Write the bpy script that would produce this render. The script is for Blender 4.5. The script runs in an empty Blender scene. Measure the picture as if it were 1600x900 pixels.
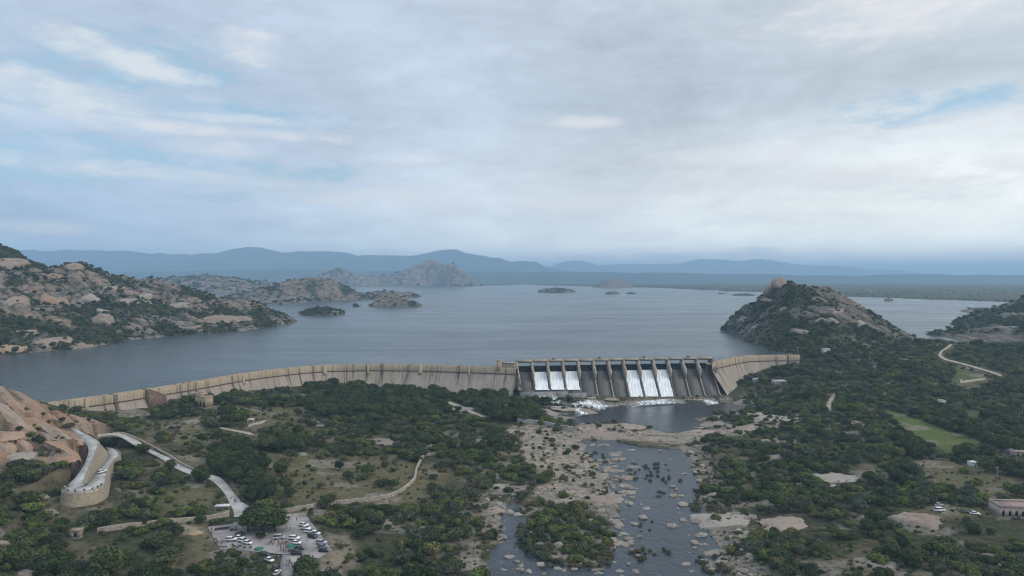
import bpy, bmesh, math, random
import numpy as np
from mathutils import Vector, Matrix

random.seed(11)
RNG = np.random.default_rng(11)
SC = bpy.context.scene
COL = SC.collection
R = math.radians

# ------------------------------------------------------------------ camera
CAM_H = 116.0
F = 1067.0                       # focal length in photo pixels (24 mm on 36 mm)
PITCH = math.atan(18.0 / F)      # horizon 18 px above the middle of the frame
cam_d = bpy.data.cameras.new('camera')
cam_d.sensor_width = 36.0
cam_d.lens = 36.0 * F / 1600.0
cam_d.clip_start = 1.0
cam_d.clip_end = 150000.0
cam = bpy.data.objects.new('camera', cam_d)
COL.objects.link(cam)
cam.location = (0, 0, CAM_H)
cam.rotation_euler = (math.pi / 2 - PITCH, 0, 0)
SC.camera = cam

# ------------------------------------------------------------------ sun
SUN_AZ = R(105.0)                 # to the right of the view direction (+Y), clockwise
SUN_EL = R(38.0)
sun_d = bpy.data.lights.new('sun', 'SUN')
sun_d.energy = 1.5
sun_d.angle = R(22)
sun_d.color = (1.0, 0.90, 0.78)
sun = bpy.data.objects.new('sun', sun_d)
COL.objects.link(sun)
sv = Vector((math.sin(SUN_AZ) * math.cos(SUN_EL), math.cos(SUN_AZ) * math.cos(SUN_EL), math.sin(SUN_EL)))
sun.rotation_euler = sv.to_track_quat('Z', 'Y').to_euler()

# ------------------------------------------------------------------ render / exposure
SC.view_settings.view_transform = 'Standard'
SC.view_settings.look = 'None'
SC.view_settings.exposure = 0.0
SC.view_settings.gamma = 1.0
SC.render.engine = 'CYCLES'
cy = SC.cycles
cy.use_denoising = True
cy.max_bounces = 3
cy.diffuse_bounces = 1
cy.glossy_bounces = 2
cy.transmission_bounces = 2
cy.volume_bounces = 2
cy.transparent_max_bounces = 8
cy.use_adaptive_sampling = True
cy.adaptive_threshold = 0.02
cy.sample_clamp_indirect = 3.0
cy.pixel_filter_type = 'BLACKMAN_HARRIS'
cy.filter_width = 1.1

# ------------------------------------------------------------------ node helpers
class NT:
    def __init__(s, tree):
        s.t = tree; s.n = tree.nodes; s.l = tree.links
    def node(s, typ, **kw):
        n = s.n.new(typ)
        for k, v in kw.items():
            setattr(n, k, v)
        return n
    def put(s, sock, v):
        if hasattr(v, 'is_output') or isinstance(v, bpy.types.NodeSocket):
            s.l.new(v, sock)
        else:
            if hasattr(sock, 'default_value'):
                try:
                    sock.default_value = v
                except Exception:
                    sock.default_value = (*v, 1.0)
    def math(s, op, a, b=None, c=None, clamp=False):
        n = s.node('ShaderNodeMath', operation=op, use_clamp=clamp)
        s.put(n.inputs[0], a)
        if b is not None: s.put(n.inputs[1], b)
        if c is not None: s.put(n.inputs[2], c)
        return n.outputs[0]
    def vmath(s, op, a, b=None, scale=None):
        n = s.node('ShaderNodeVectorMath', operation=op)
        s.put(n.inputs[0], a)
        if b is not None: s.put(n.inputs[1], b)
        if scale is not None: s.put(n.inputs[3], scale)
        return n.outputs[1] if op in ('DOT_PRODUCT', 'LENGTH', 'DISTANCE') else n.outputs[0]
    def mix(s, f, a, b):
        n = s.node('ShaderNodeMix', data_type='RGBA')
        s.put(n.inputs[0], f); s.put(n.inputs[6], a); s.put(n.inputs[7], b)
        return n.outputs[2]
    def noise(s, vec, scale, detail=4.0, rough=0.55, dist=0.0, out=0):
        n = s.node('ShaderNodeTexNoise')
        s.put(n.inputs['Vector'], vec)
        n.inputs['Scale'].default_value = scale
        n.inputs['Detail'].default_value = detail
        n.inputs['Roughness'].default_value = rough
        n.inputs['Distortion'].default_value = dist
        return n.outputs[out]
    def ramp(s, f, lo, hi, smooth=True):
        n = s.node('ShaderNodeMapRange')
        n.interpolation_type = 'SMOOTHSTEP' if smooth else 'LINEAR'
        s.put(n.inputs[0], f); n.inputs[1].default_value = lo; n.inputs[2].default_value = hi
        n.clamp = True
        return n.outputs[0]
    def comb(s, x, y, z):
        n = s.node('ShaderNodeCombineXYZ')
        s.put(n.inputs[0], x); s.put(n.inputs[1], y); s.put(n.inputs[2], z)
        return n.outputs[0]
    def sep(s, v):
        n = s.node('ShaderNodeSeparateXYZ'); s.put(n.inputs[0], v)
        return n.outputs
    def attr(s, name, out='Color'):
        n = s.node('ShaderNodeAttribute', attribute_name=name)
        return n.outputs[out]
    def bump(s, h, strength, dist=1.0):
        n = s.node('ShaderNodeBump')
        s.put(n.inputs['Height'], h)
        n.inputs['Strength'].default_value = strength
        n.inputs['Distance'].default_value = dist
        return n.outputs[0]

# ------------------------------------------------------------------ sky
world = bpy.data.worlds.new('World')
SC.world = world
world.use_nodes = True
world.cycles.sampling_method = 'MANUAL'
world.cycles.sample_map_resolution = 256
w = NT(world.node_tree)
for n in list(w.n): w.n.remove(n)
sky = w.node('ShaderNodeTexSky', sky_type='NISHITA', sun_disc=False)
sky.sun_elevation = SUN_EL
sky.sun_rotation = SUN_AZ
sky.altitude = 300
sky.air_density = 1.0
sky.dust_density = 1.5
sky.ozone_density = 1.5
tc = w.node('ShaderNodeTexCoord')
dirv = w.vmath('NORMALIZE', tc.outputs['Generated'])
dx, dy, dz = w.sep(dirv)
zc = w.math('MAXIMUM', dz, 0.0)
den = w.math('ADD', zc, 0.045)
plane = w.comb(w.math('DIVIDE', dx, den), w.math('DIVIDE', dy, den), 0.0)   # the flat cloud deck seen in perspective
az = w.math('ARCTAN2', dx, dy)
el = w.math('ARCSINE', dz)
ang = w.comb(az, w.math('MULTIPLY', el, 3.0), 0.0)
def n2(vec, scale, detail, rough, dist=0.0, out=0):
    n = w.node('ShaderNodeTexNoise', noise_dimensions='2D')
    w.put(n.inputs['Vector'], vec)
    n.inputs['Scale'].default_value = scale; n.inputs['Detail'].default_value = detail
    n.inputs['Roughness'].default_value = rough; n.inputs['Distortion'].default_value = dist
    return n.outputs[out]
streak = n2(ang, 3.4, 6, 0.60, 0.3)                       # long flat bands of the deck
torn = n2(ang, 15.0, 5, 0.62)                             # torn edges
big = n2(plane, 0.5, 3, 0.5)
sunside = w.ramp(az, -0.80, 0.70)                          # the cloud deck is thinner toward the sun's side
up = w.ramp(el, 0.02, 0.26)
c_left = w.mix(up, (4.90, 6.10, 7.90, 1), (5.20, 6.15, 7.60, 1))
c_right = w.mix(up, (14.5, 13.8, 12.0, 1), (6.40, 6.95, 7.45, 1))
deck = w.mix(sunside, c_left, c_right)
shade = w.math('MULTIPLY', w.math('SUBTRACT', streak, 0.5), 0.58)
shade = w.math('ADD', shade, w.math('MULTIPLY', w.math('SUBTRACT', torn, 0.5), 0.28))
shade = w.math('ADD', shade, w.math('MULTIPLY', w.math('SUBTRACT', big, 0.5), 0.30))
shade = w.math('ADD', shade, w.math('ADD', 1.0, w.math('MULTIPLY', w.ramp(el, 0.42, 1.40), 0.75)))   # a cloudy sky brightens overhead
deck = w.vmath('SCALE', deck, scale=shade)
glow = w.math('MULTIPLY', w.math('SUBTRACT', 1.0, w.ramp(el, 0.012, 0.085)), w.math('MULTIPLY_ADD', sunside, 0.8, 0.2))      # thin bright rim of sky under the deck
deck = w.vmath('ADD', deck, w.vmath('SCALE', (8.0, 6.9, 5.2), scale=glow))
rag = w.math('ADD', w.math('MULTIPLY', w.math('SUBTRACT', torn, 0.5), 5.6), w.math('MULTIPLY', w.math('SUBTRACT', streak, 0.5), 3.0))
def px_dir(px, py):
    u = (px - 800) / F; v = (450 - py) / F
    d = Vector((u, math.cos(PITCH) + v * math.sin(PITCH), -math.sin(PITCH) + v * math.cos(PITCH))).normalized()
    return math.atan2(d.x, d.y), math.asin(d.z)
def blob(px, py, wpx, hpx, tilt=0.0):
    """squared distance from the heart of an opening or bank in the deck, in units of its size"""
    a0, e0 = px_dir(px, py)
    ax = w.math('MULTIPLY', w.math('SUBTRACT', az, a0), F / wpx)
    ey = w.math('MULTIPLY_ADD', w.math('SUBTRACT', az, a0), tilt, w.math('SUBTRACT', el, e0))
    ey = w.math('MULTIPLY', ey, F / hpx)
    return w.math('MULTIPLY_ADD', ax, ax, w.math('MULTIPLY', ey, ey))
def union(lst, lo, hi):
    o = lst[0]
    for x in lst[1:]:
        o = w.math('MINIMUM', o, x)
    o = w.math('ADD', o, rag)
    return w.math('SUBTRACT', 1.0, w.ramp(o, lo, hi))
gaps = union([blob(130, 255, 300, 40), blob(190, 105, 170, 44, -.15), blob(350, 178, 150, 20), blob(1480, 165, 150, 22), blob(60, 150, 150, 30)], -0.6, 1.5)
gap_c = w.mix(0.60, w.vmath('SCALE', sky.outputs[0], scale=1.0), (4.9, 7.5, 9.1, 1))
col = w.mix(w.math('MULTIPLY', gaps, 0.88), deck, gap_c)
banks = union([blob(620, 313, 150, 16), blob(885, 320, 90, 12), blob(630, 247, 50, 8), blob(60, 140, 130, 22, .1), blob(1520, 275, 220, 26, .05), blob(1420, 15, 150, 36),
               blob(250, 272, 190, 12, .04), blob(180, 190, 230, 11), blob(340, 232, 70, 12), blob(180, 88, 90, 18, .2), blob(390, 75, 40, 24), blob(1090, 398, 170, 9), blob(30, 355, 80, 8),
               blob(1550, 182, 80, 15), blob(915, 190, 50, 9), blob(350, 185, 90, 7), blob(1180, 240, 120, 12)], -1.0, 1.9)
col = w.mix(w.math('MULTIPLY', banks, 0.66), col, (9.9, 9.4, 9.1, 1))
bg = w.node('ShaderNodeBackground')
w.put(bg.inputs[0], col)
bg.inputs[1].default_value = 0.1
wo = w.node('ShaderNodeOutputWorld')
w.l.new(bg.outputs[0], wo.inputs[0])

# ------------------------------------------------------------------ geometry helpers
def P(px, py, z):
    """photo pixel on the horizontal plane z -> world point"""
    u = (px - 800) / F; v = (450 - py) / F
    d = np.array([u, math.cos(PITCH) + v * math.sin(PITCH), -math.sin(PITCH) + v * math.cos(PITCH)])
    t = (z - CAM_H) / d[2]
    return np.array([d[0] * t, d[1] * t, z])
def PD(px, py, Y):
    """photo pixel at ground distance Y -> world point"""
    u = (px - 800) / F; v = (450 - py) / F
    d = np.array([u, math.cos(PITCH) + v * math.sin(PITCH), -math.sin(PITCH) + v * math.cos(PITCH)])
    t = Y / d[1]
    return np.array([d[0] * t, Y, CAM_H + d[2] * t])
def to_px(x, y, z):
    c, s = math.cos(PITCH), math.sin(PITCH)
    dz = z - CAM_H
    dep = y * c - dz * s
    upc = y * s + dz * c
    return 800 + F * x / dep, 450 - F * upc / dep

def _hash(ix, iy, seed):
    h = (ix.astype(np.int64) * 374761393 + iy.astype(np.int64) * 668265263 + seed * 1442695041) & 0x7fffffff
    h = ((h ^ (h >> 13)) * 1274126177) & 0x7fffffff
    h = (h ^ (h >> 16)) & 0x7fffffff
    return (h % 100003) / 100003.0
def vnoise(x, y, seed=0):
    ix = np.floor(x); iy = np.floor(y)
    fx = x - ix; fy = y - iy
    fx = fx * fx * fx * (fx * (fx * 6 - 15) + 10); fy = fy * fy * fy * (fy * (fy * 6 - 15) + 10)
    a = _hash(ix, iy, seed); b = _hash(ix + 1, iy, seed); c = _hash(ix, iy + 1, seed); d = _hash(ix + 1, iy + 1, seed)
    return (a * (1 - fx) + b * fx) * (1 - fy) + (c * (1 - fx) + d * fx) * fy
def fbm(x, y, oct=4, seed=0, gain=0.5):
    s = 0; a = 1.0; t = 0
    for i in range(oct):
        s = s + a * vnoise(x * 2 ** i + 17.3 * i, y * 2 ** i - 9.1 * i, seed + i); t += a; a *= gain
    return s / t - 0.5
def worley(x, y, seed=0):
    """distance to nearest and second nearest jittered point, and the id of the nearest"""
    ix = np.floor(x); iy = np.floor(y)
    f1 = np.full(x.shape, 9.0); f2 = np.full(x.shape, 9.0); idd = np.zeros(x.shape)
    for ox in (-1, 0, 1):
        for oy in (-1, 0, 1):
            cx = ix + ox; cy_ = iy + oy
            jx = cx + 0.1 + 0.8 * _hash(cx, cy_, seed); jy = cy_ + 0.1 + 0.8 * _hash(cx, cy_, seed + 5)
            d = np.hypot(x - jx, y - jy)
            near = d < f1
            f2 = np.where(near, f1, np.minimum(f2, d))
            idd = np.where(near, _hash(cx, cy_, seed + 9), idd)
            f1 = np.where(near, d, f1)
    return f1, f2, idd
def rbf_fit(pts, c=18.0):
    p = np.array(pts, float)
    d = np.hypot(p[:, None, 0] - p[None, :, 0], p[:, None, 1] - p[None, :, 1])
    A = np.sqrt(d * d + c * c)
    n = len(p)
    M = np.zeros((n + 3, n + 3)); M[:n, :n] = A - np.eye(n) * 0.6
    M[:n, n] = 1; M[:n, n + 1] = p[:, 0] / 1000; M[:n, n + 2] = p[:, 1] / 1000
    M[n:, :n] = M[:n, n:].T
    b = np.zeros(n + 3); b[:n] = p[:, 2]
    wgt = np.linalg.lstsq(M, b, rcond=None)[0]
    def f(x, y):
        sh = x.shape; x = x.ravel(); y = y.ravel(); out = np.empty(len(x))
        for i in range(0, len(x), 40000):
            xx = x[i:i + 40000]; yy = y[i:i + 40000]
            d2 = (xx[:, None] - p[None, :, 0]) ** 2 + (yy[:, None] - p[None, :, 1]) ** 2
            out[i:i + 40000] = np.sqrt(d2 + c * c) @ wgt[:n] + wgt[n] + wgt[n + 1] * xx / 1000 + wgt[n + 2] * yy / 1000
        return out.reshape(sh)
    return f
def sdf_poly(x, y, poly):
    """signed distance, negative inside"""
    poly = np.asarray(poly)[:, :2]
    d = np.full(x.shape, 1e18); ins = np.zeros(x.shape, bool)
    n = len(poly)
    for i in range(n):
        ax, ay = poly[i]; bx, by = poly[(i + 1) % n]
        ex, ey = bx - ax, by - ay
        t = np.clip(((x - ax) * ex + (y - ay) * ey) / (ex * ex + ey * ey + 1e-9), 0, 1)
        d = np.minimum(d, (x - ax - t * ex) ** 2 + (y - ay - t * ey) ** 2)
        cond = ((ay > y) != (by > y))
        with np.errstate(divide='ignore', invalid='ignore'):
            xi = (bx - ax) * (y - ay) / (by - ay + 1e-12) + ax
        ins ^= cond & (x < xi)
    d = np.sqrt(d)
    return np.where(ins, -d, d)
def line_dist(x, y, pts):
    """distance to a polyline, interpolated z and half width (4th column)"""
    pts = np.asarray(pts, float)
    best = np.full(x.shape, 1e9); zz = np.zeros(x.shape); hw = np.zeros(x.shape)
    for a, b in zip(pts[:-1], pts[1:]):
        ex, ey = b[0] - a[0], b[1] - a[1]
        t = np.clip(((x - a[0]) * ex + (y - a[1]) * ey) / (ex * ex + ey * ey + 1e-9), 0, 1)
        d = np.hypot(x - a[0] - t * ex, y - a[1] - t * ey)
        m = d < best
        best = np.where(m, d, best); zz = np.where(m, a[2] + t * (b[2] - a[2]), zz)
        if pts.shape[1] > 3: hw = np.where(m, a[3] + t * (b[3] - a[3]), hw)
    return best, zz, hw
def smooth01(t):
    t = np.clip(t, 0, 1); return t * t * (3 - 2 * t)
def catmull(pts, step):
    pts = np.asarray(pts, float)
    out = []
    ext = np.vstack([2 * pts[0] - pts[1], pts, 2 * pts[-1] - pts[-2]])
    for i in range(1, len(ext) - 2):
        p0, p1, p2, p3 = ext[i - 1:i + 3]
        n = max(1, int(round(np.linalg.norm((p2 - p1)[:2]) / step)))
        for k in range(n):
            t = k / n
            out.append(0.5 * ((2 * p1) + (-p0 + p2) * t + (2 * p0 - 5 * p1 + 4 * p2 - p3) * t * t + (-p0 + 3 * p1 - 3 * p2 + p3) * t ** 3))
    out.append(pts[-1])
    return np.array(out)

def props(o, label=None, cat=None, group=None, kind=None):
    if label: o['label'] = label
    if cat: o['category'] = cat
    if group: o['group'] = group
    if kind: o['kind'] = kind
    return o
def mesh_np(name, V, faces, mats, smooth=False, fmat=None, attrs=None, uv=None):
    """V (n,3); faces: (m,k) array or list of lists"""
    me = bpy.data.meshes.new(name)
    V = np.asarray(V, np.float32)
    me.vertices.add(len(V)); me.vertices.foreach_set('co', V.ravel())
    if isinstance(faces, np.ndarray):
        k = faces.shape[1]
        me.loops.add(faces.size); me.loops.foreach_set('vertex_index', faces.ravel().astype(np.int32))
        me.polygons.add(len(faces)); me.polygons.foreach_set('loop_start', np.arange(0, faces.size, k, dtype=np.int32))
    else:
        ls = np.array([len(f) for f in faces], np.int32)
        flat = np.array([i for f in faces for i in f], np.int32)
        me.loops.add(len(flat)); me.loops.foreach_set('vertex_index', flat)
        me.polygons.add(len(ls)); me.polygons.foreach_set('loop_start', np.concatenate([[0], np.cumsum(ls)[:-1]]).astype(np.int32))
    for m in (mats if isinstance(mats, (list, tuple)) else [mats]):
        me.materials.append(m)
    me.update(calc_edges=True)
    me.validate()
    if smooth: me.polygons.foreach_set('use_smooth', np.ones(len(me.polygons), bool))
    if fmat is not None: me.polygons.foreach_set('material_index', np.asarray(fmat, np.int32))
    for k, a in (attrs or {}).items():
        a = np.asarray(a, np.float32)
        if a.ndim == 2:
            at = me.color_attributes.new(k, 'FLOAT_COLOR', 'POINT'); at.data.foreach_set('color', a.ravel())
        else:
            at = me.attributes.new(k, 'FLOAT', 'POINT'); at.data.foreach_set('value', a)
    return me
def link(name, me, parent=None, loc=None):
    o = bpy.data.objects.new(name, me)
    COL.objects.link(o)
    if parent is not None: o.parent = parent
    if loc is not None: o.location = loc
    return o
def empty(name, loc, label=None, cat=None, group=None, rz=0.0, sc=1.0):
    o = bpy.data.objects.new(name, None)
    COL.objects.link(o)
    o.location = loc; o.rotation_euler = (0, 0, rz); o.scale = (sc,) * 3 if np.isscalar(sc) else sc
    o.empty_display_size = 1
    return props(o, label, cat, group)
class MB:
    """collects boxes, prisms and tubes into one mesh"""
    def __init__(s): s.v = []; s.f = []; s.m = []
    def add(s, V, Fc, m=0):
        b = len(s.v); s.v += [tuple(map(float, p)) for p in V]; s.f += [[b + i for i in f] for f in Fc]; s.m += [m] * len(Fc)
        return s
    def box(s, x0, x1, y0, y1, z0, z1, m=0):
        V = [(x0, y0, z0), (x1, y0, z0), (x1, y1, z0), (x0, y1, z0), (x0, y0, z1), (x1, y0, z1), (x1, y1, z1), (x0, y1, z1)]
        return s.add(V, [(3, 2, 1, 0), (4, 5, 6, 7), (0, 1, 5, 4), (1, 2, 6, 5), (2, 3, 7, 6), (3, 0, 4, 7)], m)
    def prism(s, poly, a, b, fn, m=0):
        """poly in 2D extruded between a and b; fn(p, q, t) -> xyz"""
        n = len(poly)
        V = [fn(p[0], p[1], a) for p in poly] + [fn(p[0], p[1], b) for p in poly]
        Fc = [list(range(n))[::-1], list(range(n, 2 * n))] + [[i, (i + 1) % n, n + (i + 1) % n, n + i] for i in range(n)]
        return s.add(V, Fc, m)
    def tube(s, pts, rad, n=6, m=0):
        pts = [np.array(p, float) for p in pts]
        rings = []
        for i, p in enumerate(pts):
            d = pts[min(i + 1, len(pts) - 1)] - pts[max(i - 1, 0)]
            d = d / (np.linalg.norm(d) + 1e-9)
            a = np.cross(d, [0, 0, 1]) if abs(d[2]) < 0.9 else np.cross(d, [1, 0, 0])
            a = a / np.linalg.norm(a); b = np.cross(d, a)
            r = rad[i] if hasattr(rad, '__len__') else rad
            rings.append([p + r * (math.cos(2 * math.pi * k / n) * a + math.sin(2 * math.pi * k / n) * b) for k in range(n)])
        V = [q for r_ in rings for q in r_]
        Fc = []
        for i in range(len(pts) - 1):
            for k in range(n):
                Fc.append([i * n + k, i * n + (k + 1) % n, (i + 1) * n + (k + 1) % n, (i + 1) * n + k])
        Fc.append(list(range(n))[::-1]); Fc.append([(len(pts) - 1) * n + k for k in range(n)])
        return s.add(V, Fc, m)
    def build(s, name, mats, parent=None, smooth=False, origin=(0, 0, 0), loc=None):
        V = np.array(s.v) - np.array(origin)
        me = mesh_np(name, V, s.f, mats, smooth, s.m)
        bm = bmesh.new(); bm.from_mesh(me); bmesh.ops.recalc_face_normals(bm, faces=bm.faces); bm.to_mesh(me); bm.free()
        return link(name, me, parent, loc)

# ------------------------------------------------------------------ materials
def new_mat(name):
    m = bpy.data.materials.new(name); m.use_nodes = True
    t = NT(m.node_tree)
    b = t.n['Principled BSDF']
    return m, t, b
def plain(name, c, rough=0.8, var=0.25, scale=0.5, bump=0.0, metal=0.0, spec=0.3, bscale=None):
    m, t, b = new_mat(name)
    co = t.node('ShaderNodeTexCoord').outputs['Object']
    n1 = t.noise(co, scale, 5, 0.6)
    dark = tuple(x * (1 - var) for x in c) + (1,); lite = tuple(min(1, x * (1 + var)) for x in c) + (1,)
    t.put(b.inputs['Base Color'], t.mix(t.ramp(n1, 0.3, 0.7), dark, lite))
    b.inputs['Roughness'].default_value = rough
    b.inputs['Metallic'].default_value = metal
    b.inputs['Specular IOR Level'].default_value = spec
    if bump: t.put(b.inputs['Normal'], t.bump(t.noise(co, bscale or scale * 4, 4), bump, 0.3))
    return m
# ------------------------------------------------------------------ layout data (photo pixel, pixel, height above the river)
LAKE_Z = 30.5
DAM_Z = 33.0
RIVER_Z = 0.5
POOL_Z = 1.3

dam_left_px = [(-150, 664), (-60, 650), (71, 631), (135, 622.5), (200, 613.5), (300, 598), (380, 584.5), (440, 577), (500, 571.5), (575, 569.5), (657, 570.3), (762, 573.4), (806, 575)]
dam_right_px = [(1113, 568), (1140, 562), (1170.7, 556.5), (1206.7, 555.3), (1233, 555), (1250, 555)]
DAM_L = catmull([P(x, y, DAM_Z) for x, y in dam_left_px], 5.0)
DAM_R = catmull([P(x, y, DAM_Z) for x, y in dam_right_px], 5.0)

# roads: rows of (left edge px, right edge px, z)
road_hill = [((108, 667), (118, 670), 33.2), ((125, 683), (147, 685), 31.6), ((138, 699), (156, 693), 30.2), ((134, 720), (149, 713), 28.0), ((124, 738), (141, 733), 26.0), ((111, 753), (134, 751), 24.0),
             ((96, 766), (131.5, 757), 22.9), ((106, 769.5), (132.5, 757.6), 22.6), ((117, 770), (133.3, 757.8), 22.4), ((138, 768), (134.2, 757.4), 22.1), ((153, 764), (135.5, 756), 21.8), ((165, 756), (138, 753), 21.5),
             ((168, 746), (144, 745), 21.1), ((171, 734), (152.5, 735), 20.6), ((177, 722), (162, 723), 20.1), ((188, 711), (169, 713), 19.6), ((185, 705), (168, 703), 19.0), ((176, 700), (166, 698.5), 18.6)]
road_valley = [((153, 679), (153, 681.3), 28.0), ((176, 677), (178, 680.5), 26.0), ((193, 679), (191, 684), 24.0), ((211, 686), (206, 693), 21.8), ((224, 692.5), (221, 701), 20.2), ((238, 700), (237, 709), 18.6), ((263, 713), (255, 718.5), 16.6),
               ((281, 725), (273, 731), 15.0), ((304, 735.5), (297, 741), 13.6), ((326, 741), (318, 746), 12.6), ((344, 746), (330, 751), 11.8), ((356, 758), (341, 760), 10.9), ((367, 772), (350, 770), 10.0), ((378, 784), (357, 783), 9.3), ((394, 795), (364, 797), 8.7), ((392, 806), (366, 808), 8.35)]
road_dike = [((1489, 537), (1484, 538), 32.5), ((1484, 543), (1478, 543), 31.0), ((1474, 549), (1468, 550), 28.5), ((1474, 556), (1467, 557), 26.0), ((1484, 561), (1478, 563), 24.0), ((1502, 566), (1498, 568), 22.0), ((1524, 572), (1520, 574), 19.5), ((1548, 579), (1544, 581), 17.5), ((1567, 586), (1563, 588), 16.0)]
road_track = [((1303, 614), (1310, 614), 12.0), ((1296, 622), (1303, 623), 11.5), ((1291, 630), (1299, 631), 11.2), ((1292, 640), (1299, 642), 10.5)]
road_lot = [((442, 862), (470, 866), 6.9), ((438, 880), (462, 882), 6.5), ((432, 906), (458, 906), 6.0)]
path_house = [((343, 667), (345, 670), 17.0), ((372, 672), (374, 676), 15.8), ((392, 676), (398, 681), 15.0)]
path_mid = [((640, 626), (640, 629), 9.8), ((685, 624), (684, 627), 9.8), ((712, 630), (709, 634), 9.3), ((740, 643), (737, 646), 8.6), ((757, 650), (754, 652), 8.2)]
path_court = [((389, 663), (386, 668), 16.2), ((417, 656), (411, 662), 16.2)]
path_east = [((1510, 588), (1505, 591), 17.5), ((1500, 595), (1503, 599), 17.0), ((1540, 590), (1540, 593), 16.8)]
ROADS = dict(hill=road_hill, valley=road_valley, dike=road_dike, track=road_track, lot=road_lot, house=path_house, mid=path_mid, court=path_court, east=path_east)
def rows_world(rows):
    L = np.array([P(*a, z) for a, b, z in rows]); Rr = np.array([P(*b, z) for a, b, z in rows])
    return L, Rr
ROADW = {}
for k, rows in ROADS.items():
    L, Rr = rows_world(rows)
    C = (L + Rr) / 2; hw = np.linalg.norm((L - Rr)[:, :2], axis=1) / 2
    ROADW[k] = (L, Rr, np.column_stack([C, hw]))

def px_poly(pts, z):
    return np.array([P(x, y, z if np.isscalar(z) else z[i]) for i, (x, y) in enumerate(pts)])
LOT = px_poly([(324, 821), (345, 818), (369, 815), (388, 806), (442, 804), (475, 801), (505, 840), (519, 860), (498, 872), (472, 868), (440, 866), (398, 862), (343, 857)],
              [8.3, 8.3, 8.3, 8.3, 8.3, 8.3, 7.6, 7.2, 7.0, 7.0, 7.0, 7.1, 7.3])
RIVER = px_poly([(905, 684), (950, 682), (996, 683), (1004, 674), (1040, 674), (1062, 682), (1064, 694), (1075, 716), (1092, 745), (1090, 785), (1104, 812), (1118, 842), (1122, 870), (1135, 910), (1140, 960), (930, 960), (900, 905), (865, 905), (790, 905), (755, 905), (768, 870),
                 (790, 830), (786, 800), (800, 776), (818, 800), (828, 840), (850, 868), (900, 884), (940, 893), (960, 850), (966, 812), (955, 780), (945, 750), (930, 722)], RIVER_Z)
POOL = px_poly([(850, 642), (880, 650), (900, 645), (940, 636), (1000, 632), (1100, 628), (1152, 628), (1162, 640), (1120, 650), (1090, 655), (1108, 668), (1090, 676), (1040, 676), (1000, 664), (960, 660), (905, 664), (860, 656)], POOL_Z)

G = []   # ground control points
def g(px, py, z): G.append(P(px, py, z))
def gd(px, py, Y): G.append(PD(px, py, Y))
for a in [(-150, 895, 22), (0, 895, 14), (200, 895, 8), (400, 895, 5.6), (600, 895, 3.2), (760, 895, 1.5), (860, 895, 1.2), (1180, 895, 2.5), (1250, 880, 5), (1400, 895, 6), (1600, 895, 7), (1800, 895, 9),
          (400, 1000, 4), (800, 1000, 1), (1200, 1000, 4), (1700, 1000, 8), (0, 1000, 14),
          (60, 850, 13), (100, 822, 13.5), (150, 800, 15), (100, 792, 16), (135, 792, 15.5), (165, 780, 15.5), (180, 757, 15.5), (200, 735, 15.8), (220, 800, 11.5), (240, 850, 9), (300, 830, 8.6), (310, 790, 10), (290, 765, 12), (250, 745, 14.5),
          (215, 715, 18.2), (560, 830, 5), (540, 870, 5), (480, 790, 8.6), (400, 770, 9.8), (400, 735, 11), (400, 700, 13.2), (330, 700, 15.5), (270, 690, 18), (250, 668, 19), (330, 650, 18.6), (200, 664, 21), (160, 662, 22), (115, 657, 24),
          (240, 655, 17.5), (300, 636, 18.5), (380, 632, 17), (440, 612, 16.5), (440, 650, 14), (520, 620, 13), (600, 612, 11), (700, 612, 9.5), (780, 618, 8.5), (830, 632, 6.8), (700, 645, 9), (650, 680, 9), (560, 660, 10.5), (500, 690, 11), (500, 740, 9),
          (640, 735, 7.2), (600, 780, 6.5), (700, 800, 4), (620, 850, 4), (720, 850, 2.8), (760, 720, 5.6), (740, 680, 7), (800, 760, 2.2), (850, 700, 3.6), (820, 672, 5.2), (880, 730, 2.0), (900, 770, 1.5), (870, 830, 1.3), (900, 860, 1.2), (770, 650, 8),
          (1130, 612, 6), (1170, 592, 13), (1200, 583, 17), (1225, 574, 22), (1150, 640, 3.6), (1200, 620, 8), (1250, 590, 17), (1300, 620, 12), (1300, 580, 20), (1350, 590, 17.5), (1400, 600, 16), (1400, 570, 21), (1450, 575, 21), (1500, 595, 17), (1600, 600, 14.5), (1600, 575, 16),
          (1750, 600, 16), (1750, 560, 24), (1420, 660, 9), (1600, 680, 8.5), (1600, 640, 10), (1500, 640, 10.5), (1300, 700, 7), (1300, 660, 9), (1600, 760, 8.5), (1750, 750, 10), (1500, 740, 7.8), (1560, 812, 9.5), (1520, 803, 9.5), (1450, 800, 9), (1400, 800, 7.5), (1420, 850, 6.5), (1560, 860, 8),
          (1200, 720, 4), (1150, 690, 3), (1110, 720, 2), (1120, 770, 1.8), (1150, 820, 2.2), (1200, 790, 4), (1300, 800, 6), (1250, 845, 4.6), (1060, 682, 2.6), (1150, 672, 3.2), (1240, 664, 6), (1180, 655, 4)]:
    g(*a)
# bare red hill at the left edge
for a in [(0, 604, 378), (30, 615, 392), (62, 633, 408), (92, 651, 424), (-60, 582, 366), (-150, 548, 350), (-300, 500, 340)]: gd(*a)
for a in [(0, 650, 46.5), (0, 700, 34), (0, 755, 25.5), (0, 830, 18), (40, 660, 41), (60, 690, 35), (90, 685, 34.2), (100, 705, 32), (60, 725, 29), (90, 745, 25.5), (60, 775, 21.5), (30, 800, 20), (-100, 700, 44), (-100, 800, 30), (115, 700, 31.2), (105, 690, 33)]: g(*a)
for L, Rr, C in ROADW.values():
    for p in C[::2]: G.append(p[:3])
for p in LOT[::2]: G.append(p)
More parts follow.
